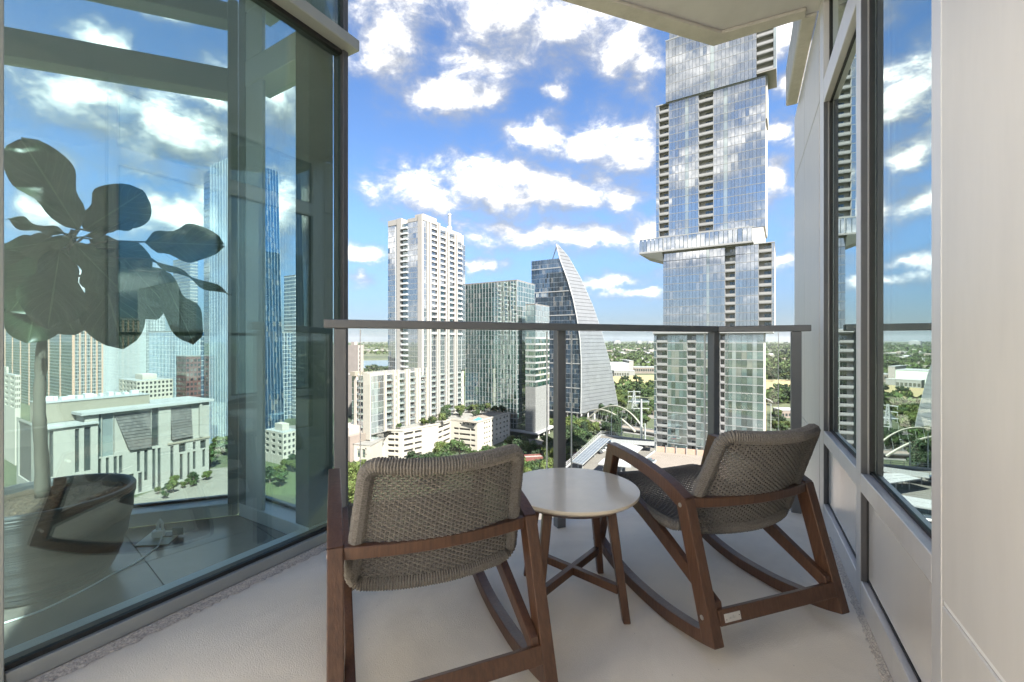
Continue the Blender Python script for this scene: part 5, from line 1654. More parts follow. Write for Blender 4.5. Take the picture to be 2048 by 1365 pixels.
    # tan penthouse and plant on the roof
    slab_part(t, W, 'penthouse', MT['stone_tan'], W.a(100), W.a(318), zl + 1.0, zr + 4.6, -24, -10)
    slab_part(t, W, 'penthouse_roof', MT['frame_white'], W.a(100) - 0.3, W.a(318) + 0.3, zr + 4.61, zr + 5.0, -24.3, -9.7)
    rnd = random.Random(2)
    for k in range(12):
        a = W.a(120 + 16 * k)
        mb = MB(); W.slab(mb, a, a + rnd.uniform(1, 3), zr + 5.01, zr + 5.4 + rnd.uniform(0.5, 1.6), -20, -18 + rnd.uniform(0, 3)); mb.build('roof_unit', MT['frame_grey'], t)
build_courthouse()

def build_left_city():
    # tapering blue glass tower
    c = at(466, 300.0); l, r = lens(c, 421, 556)
    rnd = random.Random(6)
    t = thing('blue_tower', 'tall tapering blue glass tower with fine vertical fins and slanted top', 'tower', (c[0], c[1], GZ))
    Lw, Rw = Wall(c, U), Wall(c, V)
    zt = zat(313, 300)
    zs = levels(GZ, zt, 52)
    for W, a0, a1, sgn in ((Lw, -l, 0.0, -1), (Rw, 0.0, r, 1)):
        mb = MB(); mf = MB(); n = round((a1 - a0) / 1.1)
        spread = lambda z: 1 + 0.16 * (1 - (z - GZ) / (zt - GZ)) if sgn > 0 else 1 + 0.05 * (1 - (z - GZ) / (zt - GZ))
        for k in range(52):
            za, zb_ = zs[k], zs[k + 1]
            for i in range(n):
                q = lambda f, z, o=0.0: W.pt((a0 + (a1 - a0) * f) * spread(z), z, o)
                tx = rnd.gauss(0, 0.004)
                mb.quad(q((i + 0.06) / n, za + 0.1, -tx), q((i + 0.94) / n, za + 0.1, tx), q((i + 0.94) / n, zb_ - 0.1, tx), q((i + 0.06) / n, zb_ - 0.1, -tx))
        for i in range(0, n + 1, 2):
            f = min(i / n, 0.998)
            b = q(f, GZ, 0); d = q(f, zt, 0)
            mf.quad(b, b + W.n * 0.22, d + W.n * 0.22, d); mf.quad(b + W.d * 0.05, d + W.d * 0.05, d + W.d * 0.05 + W.n * 0.22, b + W.d * 0.05 + W.n * 0.22); mf.quad(b + W.n * 0.22, b + W.n * 0.22 + W.d * 0.05, d + W.n * 0.22 + W.d * 0.05, d + W.n * 0.22)
        mb.build('window_wall', MT['pane_blue'], t, 'stuff')
        mf.build('fin', MT['frame_grey'], t, 'stuff')
    mb = MB()
    s0, s1 = 1.16, 1.05
    b = [Vector((c[0], c[1], GZ)), Rw.pt(r * s0, GZ), Rw.pt(r * s0, GZ) - Lw.d * l * s1, Lw.pt(-l * s1, GZ)]
    d = [Vector((c[0], c[1], zt)), Rw.pt(r, zt), Rw.pt(r, zt) - Lw.d * l, Lw.pt(-l, zt)]
    off = (Rw.d - Lw.d).normalized() * 0.25
    b = [x + off for x in b]; d = [x + off for x in d]
    mb.v = [tuple(x) for x in b + d]; mb.f = [(0, 1, 5, 4), (1, 2, 6, 5), (2, 3, 7, 6), (3, 0, 4, 7), (4, 5, 6, 7)]; mb.mi = [0] * 5
    mb.build('core', MT['pane_blue'], t)
    # chamfered side
    sl = Wall((d[3].x - off.x, d[3].y - off.y), (0.5, -0.35))
    grid_part(t, sl, 'side_glazing', MT['pane_sky'], sl.a(407.5), -0.05, levels(GZ, zat(341, 318), 48), 4, 0.15, 0.0, 0.004, rnd, gz=0.3)
    slab_part(t, sl, 'side_wall', MT['frame_white'], sl.a(407.5), -0.05, GZ, zat(341, 318), -6, -0.1)

    curtain_box('dark_apartment_tower', 'dark slim apartment tower partly behind the blue glass tower', 'tower', *(lambda c: (c, *lens(c, 568, 606)))(at(590, 420.0)), GZ, zat(553, 420), 3.6, 'pane_navy', 'frame_grey', 2.2, 0.5, 1.2, 0.006, 12)
    curtain_box('pale_grid_tower', 'pale gridded tower half hidden by the fig leaves', 'tower', *(lambda c: (c, *lens(c, 346, 396)))(at(380, 470.0)), GZ, zat(517, 470), 3.6, 'pane_sky', 'frame_white', 1.8, 0.5, 1.1, 0.006, 13)
    curtain_box('navy_office', 'wide dark blue glass office block below the tapering tower', 'office building', *(lambda c: (c, *lens(c, 298, 640)))(at(400, 352.0)), GZ, zat(664, 352), 3.9, 'pane_blue', 'frame_grey', 1.5, 0.2, 0.5, 0.006, 14, fins=0.3)
    curtain_box('grey_glass_tower', 'grey blue glass tower with close vertical mullions behind the brick apartments', 'tower', *(lambda c: (c, *lens(c, 203, 330)))(at(292, 500.0)), GZ, zat(560, 500), 3.8, 'pane_sky', 'frame_grey', 1.4, 0.35, 0.4, 0.004, 15, fins=0.3)
    t, Lw, Rw = curtain_box('brick_apartments', 'tall apartment slab with brick pilasters and many pale floor lines', 'apartment block', *(lambda c: (c, *lens(c, 10, 206)))(at(146, 420.0)), GZ, zat(636, 420), 3.3, 'pane_teal', 'frame_white', 1.5, 0.35, 0.9, 0.006, 16)
    for W, a0, a1, k in ((Lw, Lw.a(10), 0, 7), (Rw, 0, Rw.a(206), 5)):
        for i in range(k + 1):
            a = a0 + (a1 - a0 - 1.2) * i / k
            slab_part(t, W, 'pilaster', MT['brick'], a, a + 1.2, GZ, zat(640, 420), -0.2, 0.5)
    curtain_box('dark_red_building', 'dark red narrow building beside the white office', 'building', *(lambda c: (c, *lens(c, 352, 402)))(at(372, 318.0)), GZ, zat(716, 318), 3.6, 'pane_dark', 'rust', 2.4, 1.0, 1.6, 0.004, 17)
    # white office with window rows
    def white_block(name, label, cpx, D, pl, pr, ytop, FH, rows, nl, nr, seed, mat='cream'):
        c = at(cpx, D); l, r = lens(c, pl, pr)
        t = thing(name, label, 'office building', (c[0], c[1], GZ))
        zt = zat(ytop, D)
        Lw, Rw = Wall(c, U), Wall(c, V)
        for W, a0, a1, n in ((Lw, -l, 0.0, nl), (Rw, 0.0, r, nr)):
            rr = []
            for k in range(rows):
                for i in range(n):
                    b = a0 + (a1 - a0) * (i + 0.22) / n; e = a0 + (a1 - a0) * (i + 0.78) / n
                    rr.append((b, e, zt - 1.2 - FH * k - FH * 0.55, zt - 1.2 - FH * k))
            pierced(t, W, a0, a1, GZ, zt, rr, 0.5, MT[mat], MT['pane_dark'], 'window')
        mb = MB(); mb.obb(Vector((c[0], c[1], GZ)) + (Rw.d - Lw.d) * 0.8, Rw.d * (r - 0.9), -Lw.d * (l - 0.9), (0, 0, zt - 0.3 - GZ)); mb.build('core', MT[mat], t)
        mb = MB(); mb.obb(Vector((c[0], c[1], zt - 0.25)) + (Rw.d - Lw.d) * 0.3, Rw.d * (r - 0.5), -Lw.d * (l - 0.5), (0, 0, 0.2)); mb.build('roof', MT['frame_white'], t)
        mb = MB(); mb.obb(Vector((c[0], c[1], zt)) + (Rw.d * r - Lw.d * l) * 0.3, Rw.d * r * 0.4, -Lw.d * l * 0.4, (0, 0, 4.0)); mb.build('penthouse', MT[mat], t)
        return t
    white_block('white_office', 'white office with rows of small dark windows behind the courthouse roof', 273, 330, 238, 346, 764, 3.4, 4, 5, 9, 1)
    white_block('pale_corner_block', 'pale block with square windows beside the brick apartments', 30, 262, -30, 41, 752, 3.4, 6, 6, 3, 2)
    white_block('small_white_office', 'small white office with few windows seen past the corner post', 566, 262, 528, 600, 868, 3.6, 4, 3, 4, 3)
build_left_city()

# ------------------------------------------------------------------ smaller buildings beyond the railing
def build_small():
    # brown grey slab at the edge of the tinted glass
    c = at(716, 430.0); l, r = lens(c, 650, 727)
    t = thing('concrete_tower', 'brown grey concrete slab building with dark window slots beside the lake', 'building', (c[0], c[1], GZ))
    Lw, Rw = Wall(c, U), Wall(c, V)
    zt = zat(692, 430)
    pierced(t, Lw, -l, 0, GZ, zt, [], 0.4, MT['brutal'], MT['pane_dark'], 'window')
    rr = []
    for k in range(11):
        rr.append((Rw.a(718.5), Rw.a(721), zt - 3 - 4.2 * k - 2.6, zt - 3 - 4.2 * k))
    pierced(t, Rw, 0, r, GZ, zt, rr, 0.6, MT['brutal'], MT['pane_dark'], 'window')
    mb = MB(); mb.obb(Vector((c[0], c[1], GZ)) + (Rw.d - Lw.d) * 0.8, Rw.d * (r - 0.9), -Lw.d * (l - 0.9), (0, 0, zt - GZ - 0.2)); mb.build('core', MT['brutal'], t)
    mb = MB(); mb.obb(Vector((c[0], c[1], zt)) - Lw.d * 8 + Rw.d * 2, Rw.d * 4, -Lw.d * 5, (0, 0, 3)); mb.build('penthouse', MT['brutal'], t)
    # tan low blocks below it
    for k, (px, py, w, d, h, m, lab) in enumerate(((700, 885, 16, 14, 20, 'terrace', 'tan low block at the street below the concrete slab'), (697, 868, 14, 14, 24, 'brutal', 'brown block behind the tan low block'), (712, 850, 22, 16, 12, 'cream', 'pale low roof below the concrete slab building'))):
        g = G(px, py + h * 3.0)
        W = Wall((g.x, g.y), V); W2 = Wall((g.x, g.y), U)
        t = thing('low_building', lab, 'building', tuple(g))
        pierced(t, W, 0, w, GZ, GZ + h, [(2 + 4 * i, 4.4 + 4 * i, GZ + 3 + 3.6 * j, GZ + 4.8 + 3.6 * j) for i in range(3) for j in range(int(h / 3.6) - 1)], 0.3, MT[m], MT['pane_dark'], 'window')
        pierced(t, W2, -d, 0, GZ, GZ + h, [(-d + 2 + 4 * i, -d + 4.4 + 4 * i, GZ + 3 + 3.6 * j, GZ + 4.8 + 3.6 * j) for i in range(3) for j in range(int(h / 3.6) - 1)], 0.3, MT[m], MT['pane_dark'], 'window')
        mb = MB(); mb.obb(Vector((g.x, g.y, GZ)) + (W.d - W2.d) * 0.5, W.d * (w - 0.6), -W2.d * (d - 0.6), (0, 0, h - 0.3)); mb.build('core', MT[m], t)
    # school group on the far bank
    def block(name, label, px0, px1, ytop, ybase, mat, depth=30, win=None, D=None):
        D = D or (EYE - GZ) * F / (ybase - 684)
        x0, x1 = (px0 - 1024) / F * D, (px1 - 1024) / F * D
        zt = zat(ytop, D)
        t = thing(name, label, 'building', ((x0 + x1) / 2, D + depth / 2, GZ))
        W = Wall((x0, D), (1, 0))
        rr = []
        if win:
            n, za, zb_ = win
            for i in range(n):
                rr.append(((x1 - x0) * (i + 0.15) / n, (x1 - x0) * (i + 0.85) / n, GZ + (zt - GZ) * za, GZ + (zt - GZ) * zb_))
        pierced(t, W, 0, x1 - x0, GZ, zt, rr, 0.6, MT[mat], MT['pane_dark'], 'window')
        mb = MB(); mb.box(x0, x1, D + 0.9, D + depth, GZ, zt - 0.05); mb.build('core', MT[mat], t)
        mb = MB(); mb.box(x0 - 0.3, x1 + 0.3, D - 0.4, D + depth, zt, zt + 0.8); mb.build('roof', MT['frame_white' if mat != 'brick' else 'roofing'], t)
        return t
    MT['sage'] = pm('sage_panel', (0.42, 0.47, 0.40), 0.8, var=0.06, scale=0.1)
    block('school_hall', 'big pale green box hall on the far bank behind the curved white building', 1216, 1258, 729, 752, 'sage', 60)
    block('brown_hall', 'brown block adjoining the pale green hall', 1258.4, 1267, 724, 750, 'brutal', 60)
    block('long_low_building', 'long low building with one dark window strip on the far bank', 1268, 1330, 737, 749, 'terrace', 30, (14, 0.35, 0.75))
    block('white_pavilion', 'white building with dark bays in front of the pale green hall', 1228, 1258, 743.5, 754.5, 'grey_block', 18, (6, 0.12, 0.6))
    block('white_wing', 'white sloping wing beside the bayed white building', 1258.4, 1270, 744, 753, 'grey_block', 20)
    block('pink_shed', 'pale pink low building among the trees by the far creek', 1563, 1596, 823, 838, 'terrace', 14, (5, 0.2, 0.6))
    # white curved roof pavilion
    D = 345.0
    x0, x1 = (1518 - 1024) / F * D, (1546 - 1024) / F * D
    z = zat(806, D)
    t = thing('roof_pavilion', 'white curved roof on orange timber posts beside the stacked tower', 'pavilion', ((x0 + x1) / 2, D + 6, GZ))
    prof = [(x0 + (x1 - x0) * k / 10, z + 4.0 * (1 - (k / 10) ** 2.2)) for k in range(11)]
    mb = MB(); mb.extrude(prof + [(p[0], p[1] - 0.6) for p in reversed(prof)], (0, D, 0), (1, 0, 0), (0, 0, 1), (0, 22, 0)); mb.build('roof', MT['white_metal'], t)
    mb = MB(); mb.box((1528 - 1024) / F * D, (1533.5 - 1024) / F * D, D + 1, D + 18, GZ, z - 0.7); mb.build('wall', MT['orange'], t)
    mb = MB(); mb.box((1543 - 1024) / F * D, (1544 - 1024) / F * D, D + 1, D + 1.5, GZ, z - 0.7); mb.build('post', MT['steel'], t)
    # houses among the trees, far off
    rnd = random.Random(33)
    def house_mesh(v):
        def mk():
            r = random.Random(v)
            mb = MB(); w, d, h = r.uniform(9, 22), r.uniform(8, 14), r.uniform(4, 8)
            mb.box(-w / 2, w / 2, -d / 2, d / 2, 0, h, 0)
            if v % 3:
                mb.v += [(-w / 2 - .4, -d / 2 - .4, h), (w / 2 + .4, -d / 2 - .4, h), (w / 2 + .4, d / 2 + .4, h), (-w / 2 - .4, d / 2 + .4, h), (-w / 2 + 1, 0, h + 3), (w / 2 - 1, 0, h + 3)]
                b = len(mb.v) - 6
                for f in ((0, 1, 5, 4), (1, 2, 5), (2, 3, 4, 5), (3, 0, 4)): mb.f.append(tuple(b + q for q in f)); mb.mi.append(1)
            else:
                mb.box(-w / 2 - .3, w / 2 + .3, -d / 2 - .3, d / 2 + .3, h + 0.01, h + 0.6, 1)
            for i in range(3):
                mb.box(-w / 2 + w * (i + .3) / 3, -w / 2 + w * (i + .7) / 3, -d / 2 - 0.06, -d / 2 - 0.02, h * .4, h * .8, 2)
            return mb.mesh('house', [MT[('cream', 'terrace', 'stone_tan', 'frame_white')[v % 4]], MT[('frame_white', 'roofing', 'terrace', 'brutal')[(v // 2) % 4]], MT['pane_dark']])
        return shared(('house', v), mk)
    spots = []
    for _ in range(150):
        if rnd.random() < 0.62: px, py = rnd.uniform(1205, 1330), 699 + 33 * rnd.random() ** 1.3
        elif rnd.random() < 0.5: px, py = rnd.uniform(1500, 1610), 698 + 30 * rnd.random() ** 1.3
        else: px, py = rnd.uniform(695, 790), 697 + 11 * rnd.random()
        spots.append((px, py))
    for px, py in spots:
        g = G(px, py)
        s = 1 + (g.y > 2000) * 0.8
        o = obj('house', house_mesh(rnd.randrange(12)), None, matrix=Matrix.Translation(g) @ Matrix.Rotation(rnd.uniform(-0.6, 0.6), 4, 'Z') @ Matrix.Scale(s, 4))
        tag(o, 'small pale house among the distant trees', 'house', 'distant houses among the trees')
    # hazy blocks on the skyline
    for px, w, h, lab in ((1235, 60, 26, 'dark flat block on the far skyline past the sail shaped tower'), (1279, 40, 20, 'pale small block on the far skyline'), (1302, 50, 16, 'low wide block on the far skyline nearest the stacked tower')):
        D = 7500
        x = (px - 1024) / F * D
        t = thing('skyline_block', lab, 'building', (x, D, GZ))
        mb = MB(); mb.box(x - w, x + w, D, D + 60, GZ, GZ + 48 + h); mb.build('wall', MT['grey_block'], t)
        mb = MB(); mb.box(x - w * .6, x + w * .6, D + 10, D + 50, GZ + 48 + h, GZ + 56 + h); mb.build('roof', MT['frame_grey'], t)
build_small()

# ------------------------------------------------------------------ parking deck with solar canopies
def build_deck():
    z = -46.5
    pix = [(1040, 1045), (1128, 944), (1203, 873), (1316, 887), (1560, 925), (1640, 1100), (1200, 1250)]
    pts = [G(px, py, z) for px, py in pix]
    t = thing('parking_deck', 'open top parking deck with pale floor and steel edge rails below the stacked tower', 'parking deck', tuple(Vector((pts[2].x, pts[2].y - 30, GZ))))
    mb = MB(); mb.extrude([(p.x, p.y) for p in pts], (0, 0, GZ), (1, 0, 0), (0, 1, 0), (0, 0, z - GZ)); mb.build('floor', MT['deck'], t)
    for k in (0, 1, 2, 3):
        W = two_pt(pts[k], pts[k + 1]); L = (pts[k + 1] - pts[k]).length
        m = -1 if W.n.y > 0 else 1
        slab_part(t, W, 'parapet', MT['frame_white'], 0.05, L - 0.05, z + 0.01, z + 0.8, -0.3, 0.0)
        rail = MB()
        for zz in (1.5, 2.2):
            W.slab(rail, 0.05, L - 0.05, z + zz, z + zz + 0.14, -0.2, -0.06)
        for i in range(int(L / 4) + 1):
            W.slab(rail, i * 4.0, i * 4.0 + 0.16, z + 0.81, z + 2.2, -0.2, -0.06)
        rail.build('edge_rail', MT['white_metal'], t)
    # marked bays
    mb = MB()
    a, b = G(1160, 940, z), G(1230, 885, z)
    d = (b - a).normalized(); n = Vector((d.y, -d.x, 0))
    for i in range(18):
        p = a + d * (i * 2.7) + n * 5
        mb.obb(p + Vector((0, 0, 0.012)), d * 0.14, n * 5, (0, 0, 0.004))
    mb.build('bay_marking', MT['frame_white'], t, 'stuff')
    def canopy(name, label, pix4, dz, nx, ny, mat, tilt=0.0):
        q = [G(px, py, z + dz) for px, py in pix4]
        c = sum(q, Vector()) / 4
        t = thing(name, label, 'canopy', (c.x, c.y, z), 'canopies over the parking deck')
        fr = MB(); fr.extrude([(p.x, p.y) for p in q], (0, 0, z + dz - 0.35), (1, 0, 0), (0, 1, 0), (0, 0, 0.3)); fr.build('frame', MT['white_metal'], t)
        for i in range(nx):
            for j in range(ny):
                f0, f1, g0, g1 = (i + .06) / nx, (i + .94) / nx, (j + .03) / ny, (j + .97) / ny
                pt = lambda f, g: (q[0].lerp(q[1], f)).lerp(q[3].lerp(q[2], f), g)
                p = [pt(f0, g0), pt(f1, g0), pt(f1, g1), pt(f0, g1)]
                m = MB(); m.extrude([(v.x, v.y) for v in p], (0, 0, z + dz - 0.045), (1, 0, 0), (0, 1, 0), (0, 0, 0.06)); m.build('panel', MT[mat], t)
        for i in (0.1, 0.5, 0.9):
            for j in (0.3, 0.7):
                p = (q[0].lerp(q[1], j)).lerp(q[3].lerp(q[2], j), i)
                m = MB(); m.tube([(p.x, p.y, z), (p.x, p.y, z + dz - 0.36)], 0.16, 6); m.build('post', MT['white_metal'], t)
    canopy('solar_canopy', 'long dark solar panel canopy along the rail of the parking deck', [(1143, 925), (1165, 931), (1221, 879), (1198, 877.5)], 3.2, 4, 14, 'solar')
    canopy('solar_canopy', 'white topped canopy in the middle of the parking deck behind the chair arm', [(1231, 890), (1272, 909), (1286, 896), (1254, 888)], 3.4, 2, 3, 'white_metal')
    canopy('solar_canopy', 'long narrow canopy along the far edge of the parking deck', [(1222, 879.5), (1222, 886), (1309, 892), (1309, 885)], 3.2, 1, 12, 'grey_block')
    canopy('solar_canopy', 'wide white canopy nearest the round table on the parking deck', [(1196, 929), (1262, 936), (1262, 922), (1208, 918)], 3.4, 4, 2, 'white_metal')
    # pool terrace at the foot of the tower
    q = [G(1270, 935, z + 0.4), G(1310, 905, z + 0.4), G(1420, 915, z + 0.4), G(1470, 950, z + 0.4), G(1380, 990, z + 0.4)]
    t2 = thing('pool_terrace', 'pinkish paved terrace with brown wall at the foot of the stacked tower', 'terrace', tuple(q[1]))
    mb = MB(); mb.extrude([(p.x, p.y) for p in q], (0, 0, z + 0.02), (1, 0, 0), (0, 1, 0), (0, 0, 0.38)); mb.build('paving', MT['terrace'], t2)
    W = two_pt(q[1], q[2])
    slab_part(t2, W, 'low_wall', MT['brick'], 0.2, 26, z + 0.41, z + 2.6, -0.5, 0)
    for i in range(7):
        slab_part(t2, W, 'post', MT['white_metal'], 0.3 + 4 * i, 0.6 + 4 * i, z + 0.41, z + 3.4, 0.01, 0.3)
    W = two_pt(q[0], q[1]); slab_part(t2, W, 'kerb', MT['white_metal'], 0, (q[1] - q[0]).length, z + 0.41, z + 0.9, -0.2, 0.2)
build_deck()

# ------------------------------------------------------------------ vehicles
def car_meshes(ci):
    def mk():
        col = [(0.62, 0.62, 0.6), (0.05, 0.05, 0.055), (0.28, 0.29, 0.3), (0.30, 0.04, 0.035), (0.06, 0.09, 0.17)][ci]
        m = pm('car_paint', col, 0.25, var=0.01)
        side = [(-2.2, 0.35), (2.2, 0.35), (2.22, 0.75), (1.4, 0.92), (-2.15, 0.95), (-2.22, 0.7)]
        cab = [(-1.9, 0.951), (1.1, 0.93), (0.45, 1.42), (-1.3, 1.46)]
        b = MB(); b.extrude(side, (0, -0.88, 0), (1, 0, 0), (0, 0, 1), (0, 1.76, 0))
        c = MB(); c.extrude(cab, (0, -0.78, 0), (1, 0, 0), (0, 0, 1), (0, 1.56, 0))
        w = MB(); w.tube([(0, -0.1, 0), (0, 0.1, 0)], 0.33, 10, up=(0, 0, 1))
        return b.mesh('car_body', m, bevel=0.06), c.mesh('car_cabin', MT['pane_dark'], bevel=0.05), w.mesh('car_wheel', MT['gasket'])
    return shared(('car', ci), mk)
def car(p, ang, ci, label, group):
    b, c, w = car_meshes(ci)
    t = thing('parked_car', label, 'car', tuple(p), group); t.rotation_euler = (0, 0, ang)
    for n, me, l in (('body', b, (0, 0, 0)), ('cabin', c, (0, 0, 0)), ('wheel', w, (1.35, -.8, .33)), ('wheel', w, (1.35, .8, .33)), ('wheel', w, (-1.35, -.8, .33)), ('wheel', w, (-1.35, .8, .33))):
        o = bpy.data.objects.new(n, me); COL.objects.link(o); o.parent = t; o.location = l
rnd = random.Random(8)
for k, (px, py) in enumerate(((1196, 908), (1201, 904), (1206, 899), (1213, 893), (1218, 889), (1252, 891), (1258, 892), (1285, 893), (1290, 895))):
    car(G(px, py, -46.48), 2.2 if k < 5 else 0.5, (1, 0, 2, 0, 1, 2, 1, 0, 1)[k], '%s car on the open deck, %s from the glass wall' % (('white', 'black', 'grey', 'red', 'navy')[(1, 0, 2, 0, 1, 2, 1, 0, 1)[k]], 'first second third fourth fifth sixth seventh eighth ninth'.split()[k]), 'cars on the parking deck')
for k, (px, py) in enumerate(((1232, 858), (1243, 860), (1259, 862), (1294, 866), (1303, 867), (1276, 829), (1290, 831.5), (1200, 853))):
    car(G(px, py, GZ + 0.02), -0.25, k % 5, '%s car on the creek side road, %s in the row' % (('white', 'black', 'grey', 'red', 'navy')[k % 5], ('first', 'second', 'third', 'fourth', 'fifth', 'upper', 'last of the upper pair', 'nearest the sail tower')[k]), 'cars on the creek side road')
for k, (px, py) in enumerate(((424, 873), (432, 869), (441, 866), (449, 874), (457, 871), (430, 880), (445, 884))):
    car(G(px, py, GZ + 0.02), 0.9, (0, 2, 0, 1, 0, 3, 0)[k], '%s car on the street beyond the courthouse, %s' % (('white', 'grey', 'white', 'black', 'white', 'red', 'white')[k], ('nearest it', 'second along', 'third along', 'fourth along', 'farthest', 'in the front row', 'last in the front row')[k]), 'cars by the courthouse')

for k, (px, py) in enumerate(((1212, 942), (1226, 950), (1240, 958), (1300, 925), (1306, 928))):
    car(G(px, py, -46.48), 1.1, (2, 0, 1, 3, 0)[k], '%s car parked on the near half of the deck, %s from the solar panels' % (('grey', 'white', 'black', 'red', 'white')[k], ('first', 'second', 'third', 'fourth', 'fifth')[k]), 'cars on the near half of the deck')
def lamp(px, py, z, h, label):
    g = G(px, py, z)
    t = thing('street_lamp', label, 'lamp post', tuple(g), 'lamp posts below the balcony')
    mb = MB(); mb.tube([tuple(g), (g.x, g.y, g.z + h), (g.x + 0.5, g.y, g.z + h + 0.35), (g.x + 1.6, g.y, g.z + h + 0.4)], [0.13, 0.09, 0.08, 0.07], 6); mb.build('post', MT['steel'], t)
    mb = MB(); mb.box(g.x + 1.3, g.x + 2.1, g.y - 0.18, g.y + 0.18, g.z + h + 0.28, g.z + h + 0.38); mb.build('lamp_head', MT['frame_grey'], t)
for k, (px, py, z, h) in enumerate(((1186, 850, GZ, 9), (1212, 855, GZ, 9), (1250, 858, GZ, 9), (1255, 828, GZ, 9), (708, 960, GZ, 8), (430, 878, GZ, 8), (455, 868, GZ, 8))):
    lamp(px, py, z, h, ('lamp post beside the creek road nearest the sail tower', 'lamp post beside the creek road under the arches', 'lamp post beside the creek road past the arches', 'lamp post on the upper pale road', 'lamp post by the cream corner building', 'lamp post on the courthouse street, nearer one', 'lamp post on the courthouse street, farther one')[k])

# ------------------------------------------------------------------ arched bridge, poles, rail viaduct
def build_bridge():
    a, b = G(1164, 846), G(1279, 866)
    t = thing('arch_bridge', 'road bridge with two pale outward leaning arches over the creek', 'bridge', tuple((a + b) / 2))
    d = (b - a); L = d.length; d = d / L; n = Vector((d.y, -d.x, 0))
    for off, lean, h in ((6.5, 4.0, 15.0), (-6.5, -4.0, 16.0)):
        pts = []
        for i in range(25):
            f = i / 24; s = 4 * f * (1 - f)
            pts.append(a + d * (L * f) + n * (off + lean * s) + Vector((0, 0, 1.0 + h * s)))
        mb = MB(); mb.tube(pts, [0.85 - 0.25 * math.sin(math.pi * i / 24) for i in range(25)], 6); mb.build('arch', MT['arch'], t)
        for i in range(3, 22, 2):
            m = MB(); q = a + d * (L * i / 24) + n * off * 0.95 + Vector((0, 0, 2.0)); m.tube([q, pts[i]], 0.07, 4); m.build('hanger', MT['steel'], t)
    mb = MB(); mb.obb(a - n * 6 - d * 20 + Vector((0, 0, 0.9)), d * (L + 40), n * 12, (0, 0, 1.0)); mb.build('road_deck', MT['terrace'], t)
    for s in (-6.2, 5.9):
        mb = MB(); mb.obb(a + n * s - d * 20 + Vector((0, 0, 1.91)), d * (L + 40), n * 0.3, (0, 0, 0.9)); mb.build('bridge_rail', MT['frame_white'], t)
build_bridge()
def pole(px, ytop, ybase, r, label, arms=0, zb=None, name='utility_pole'):
    g = G(px, ybase) if zb is None else G(px, ybase, zb)
    zt = zat(ytop, g.y)
    t = thing(name, label, 'pole', tuple(g))
    mb = MB(); mb.tube([tuple(g), (g.x, g.y, zt)], [r, r * 0.6], 8); mb.build('shaft', MT['steel'], t)
    for k in range(arms):
        z = zt - 2.0 - 4.0 * k
        mb = MB(); mb.obb((g.x - 5, g.y - 0.15, z), (10, 0, 0), (0, 0.3, 0), (0, 0, 0.35)); mb.build('cross_arm', MT['steel'], t)
        for s in (-4.6, 4.3):
            mb = MB(); mb.tube([(g.x + s, g.y, z), (g.x + s, g.y, z - 1.6)], 0.16, 6); mb.build('insulator', MT['frame_white'], t)
    return t
pole(1223, 820, 874, 0.22, 'thin grey lamp pole before the arched bridge', 0, -46.5)
pole(1243.5, 836, 876, 0.22, 'shorter thin grey pole before the arched bridge', 0, -46.5)
pole(1282.5, 800, 880, 0.9, 'thick steel power pole with cross arms beside the parking deck', 2, -60)
pole(1290, 849, 882, 0.6, 'short steel pole next to the thick power pole', 0, -60)
def build_pylon():
    g = G(1268, 829)
    t = thing('lattice_pylon', 'pale lattice power pylon with several arms standing by the creek', 'pylon', tuple(g))
    zt = zat(783, g.y); H = zt - g.z
    leg = lambda sx, sy, f: Vector((g.x + sx * (2.4 - 1.9 * f), g.y + sy * (2.4 - 1.9 * f), g.z + H * f))
    for sx, sy in ((-1, -1), (1, -1), (1, 1), (-1, 1)):
        mb = MB(); mb.tube([leg(sx, sy, 0), leg(sx, sy, 1)], 0.28, 5); mb.build('leg', MT['steel'], t)
    mb = MB()
    for k in range(8):
        f0, f1 = k / 8, (k + 1) / 8
        for (ax, ay), (bx, by) in (((-1, -1), (1, -1)), ((1, -1), (1, 1)), ((1, 1), (-1, 1)), ((-1, 1), (-1, -1))):
            mb.tube([leg(ax, ay, f0), leg(bx, by, f1)], 0.13, 4); mb.tube([leg(bx, by, f0), leg(ax, ay, f1)], 0.13, 4)
    mb.build('bracing', MT['steel'], t, 'stuff')
    for k, f in enumerate((0.52, 0.74, 0.94)):
        z = g.z + H * f
        mb = MB(); mb.obb((g.x - 6.5, g.y - 0.3, z), (13, 0, 0), (0, 0.6, 0), (0, 0, 0.5)); mb.build('cross_arm', MT['steel'], t)
        for s in (-6, 6):
            mb = MB(); mb.tube([(g.x + s, g.y, z), (g.x + s, g.y, z - 2.4)], 0.22, 6); mb.build('insulator', MT['frame_white'], t)
build_pylon()
def build_viaduct():
    a, b = G(1050, 922, GZ + 4), G(1125, 918, GZ + 4)
    d = (b - a).normalized(); n = Vector((d.y, -d.x, 0))
    a = a - d * 4
    t = thing('rail_viaduct', 'low red girder rail viaduct crossing between the trees', 'bridge', (a.x, a.y, GZ))
    L = 46
    for k, o in enumerate((-3.2, 3.0)):
        mb = MB(); mb.obb(a + n * o, d * L, n * 0.35, (0, 0, 2.4)); mb.build('girder', MT['redtrack'], t)
    mb = MB(); mb.obb(a - n * 2.8 + Vector((0, 0, 1.2)), d * L, n * 5.7, (0, 0, 0.4)); mb.build('track_bed', MT['terrace'], t)
    for o in (-1.2, 0.8):
        mb = MB(); mb.obb(a + n * o + Vector((0, 0, 1.61)), d * L, n * 0.12, (0, 0, 0.15)); mb.build('rail', MT['steel'], t)
    for i in (6, 20, 34):
        mb = MB(); mb.obb(a + d * i - n * 2.5 + Vector((0, 0, -4)), d * 1.2, n * 5, (0, 0, 3.99)); mb.build('pier', MT['concrete'], t)
build_viaduct()
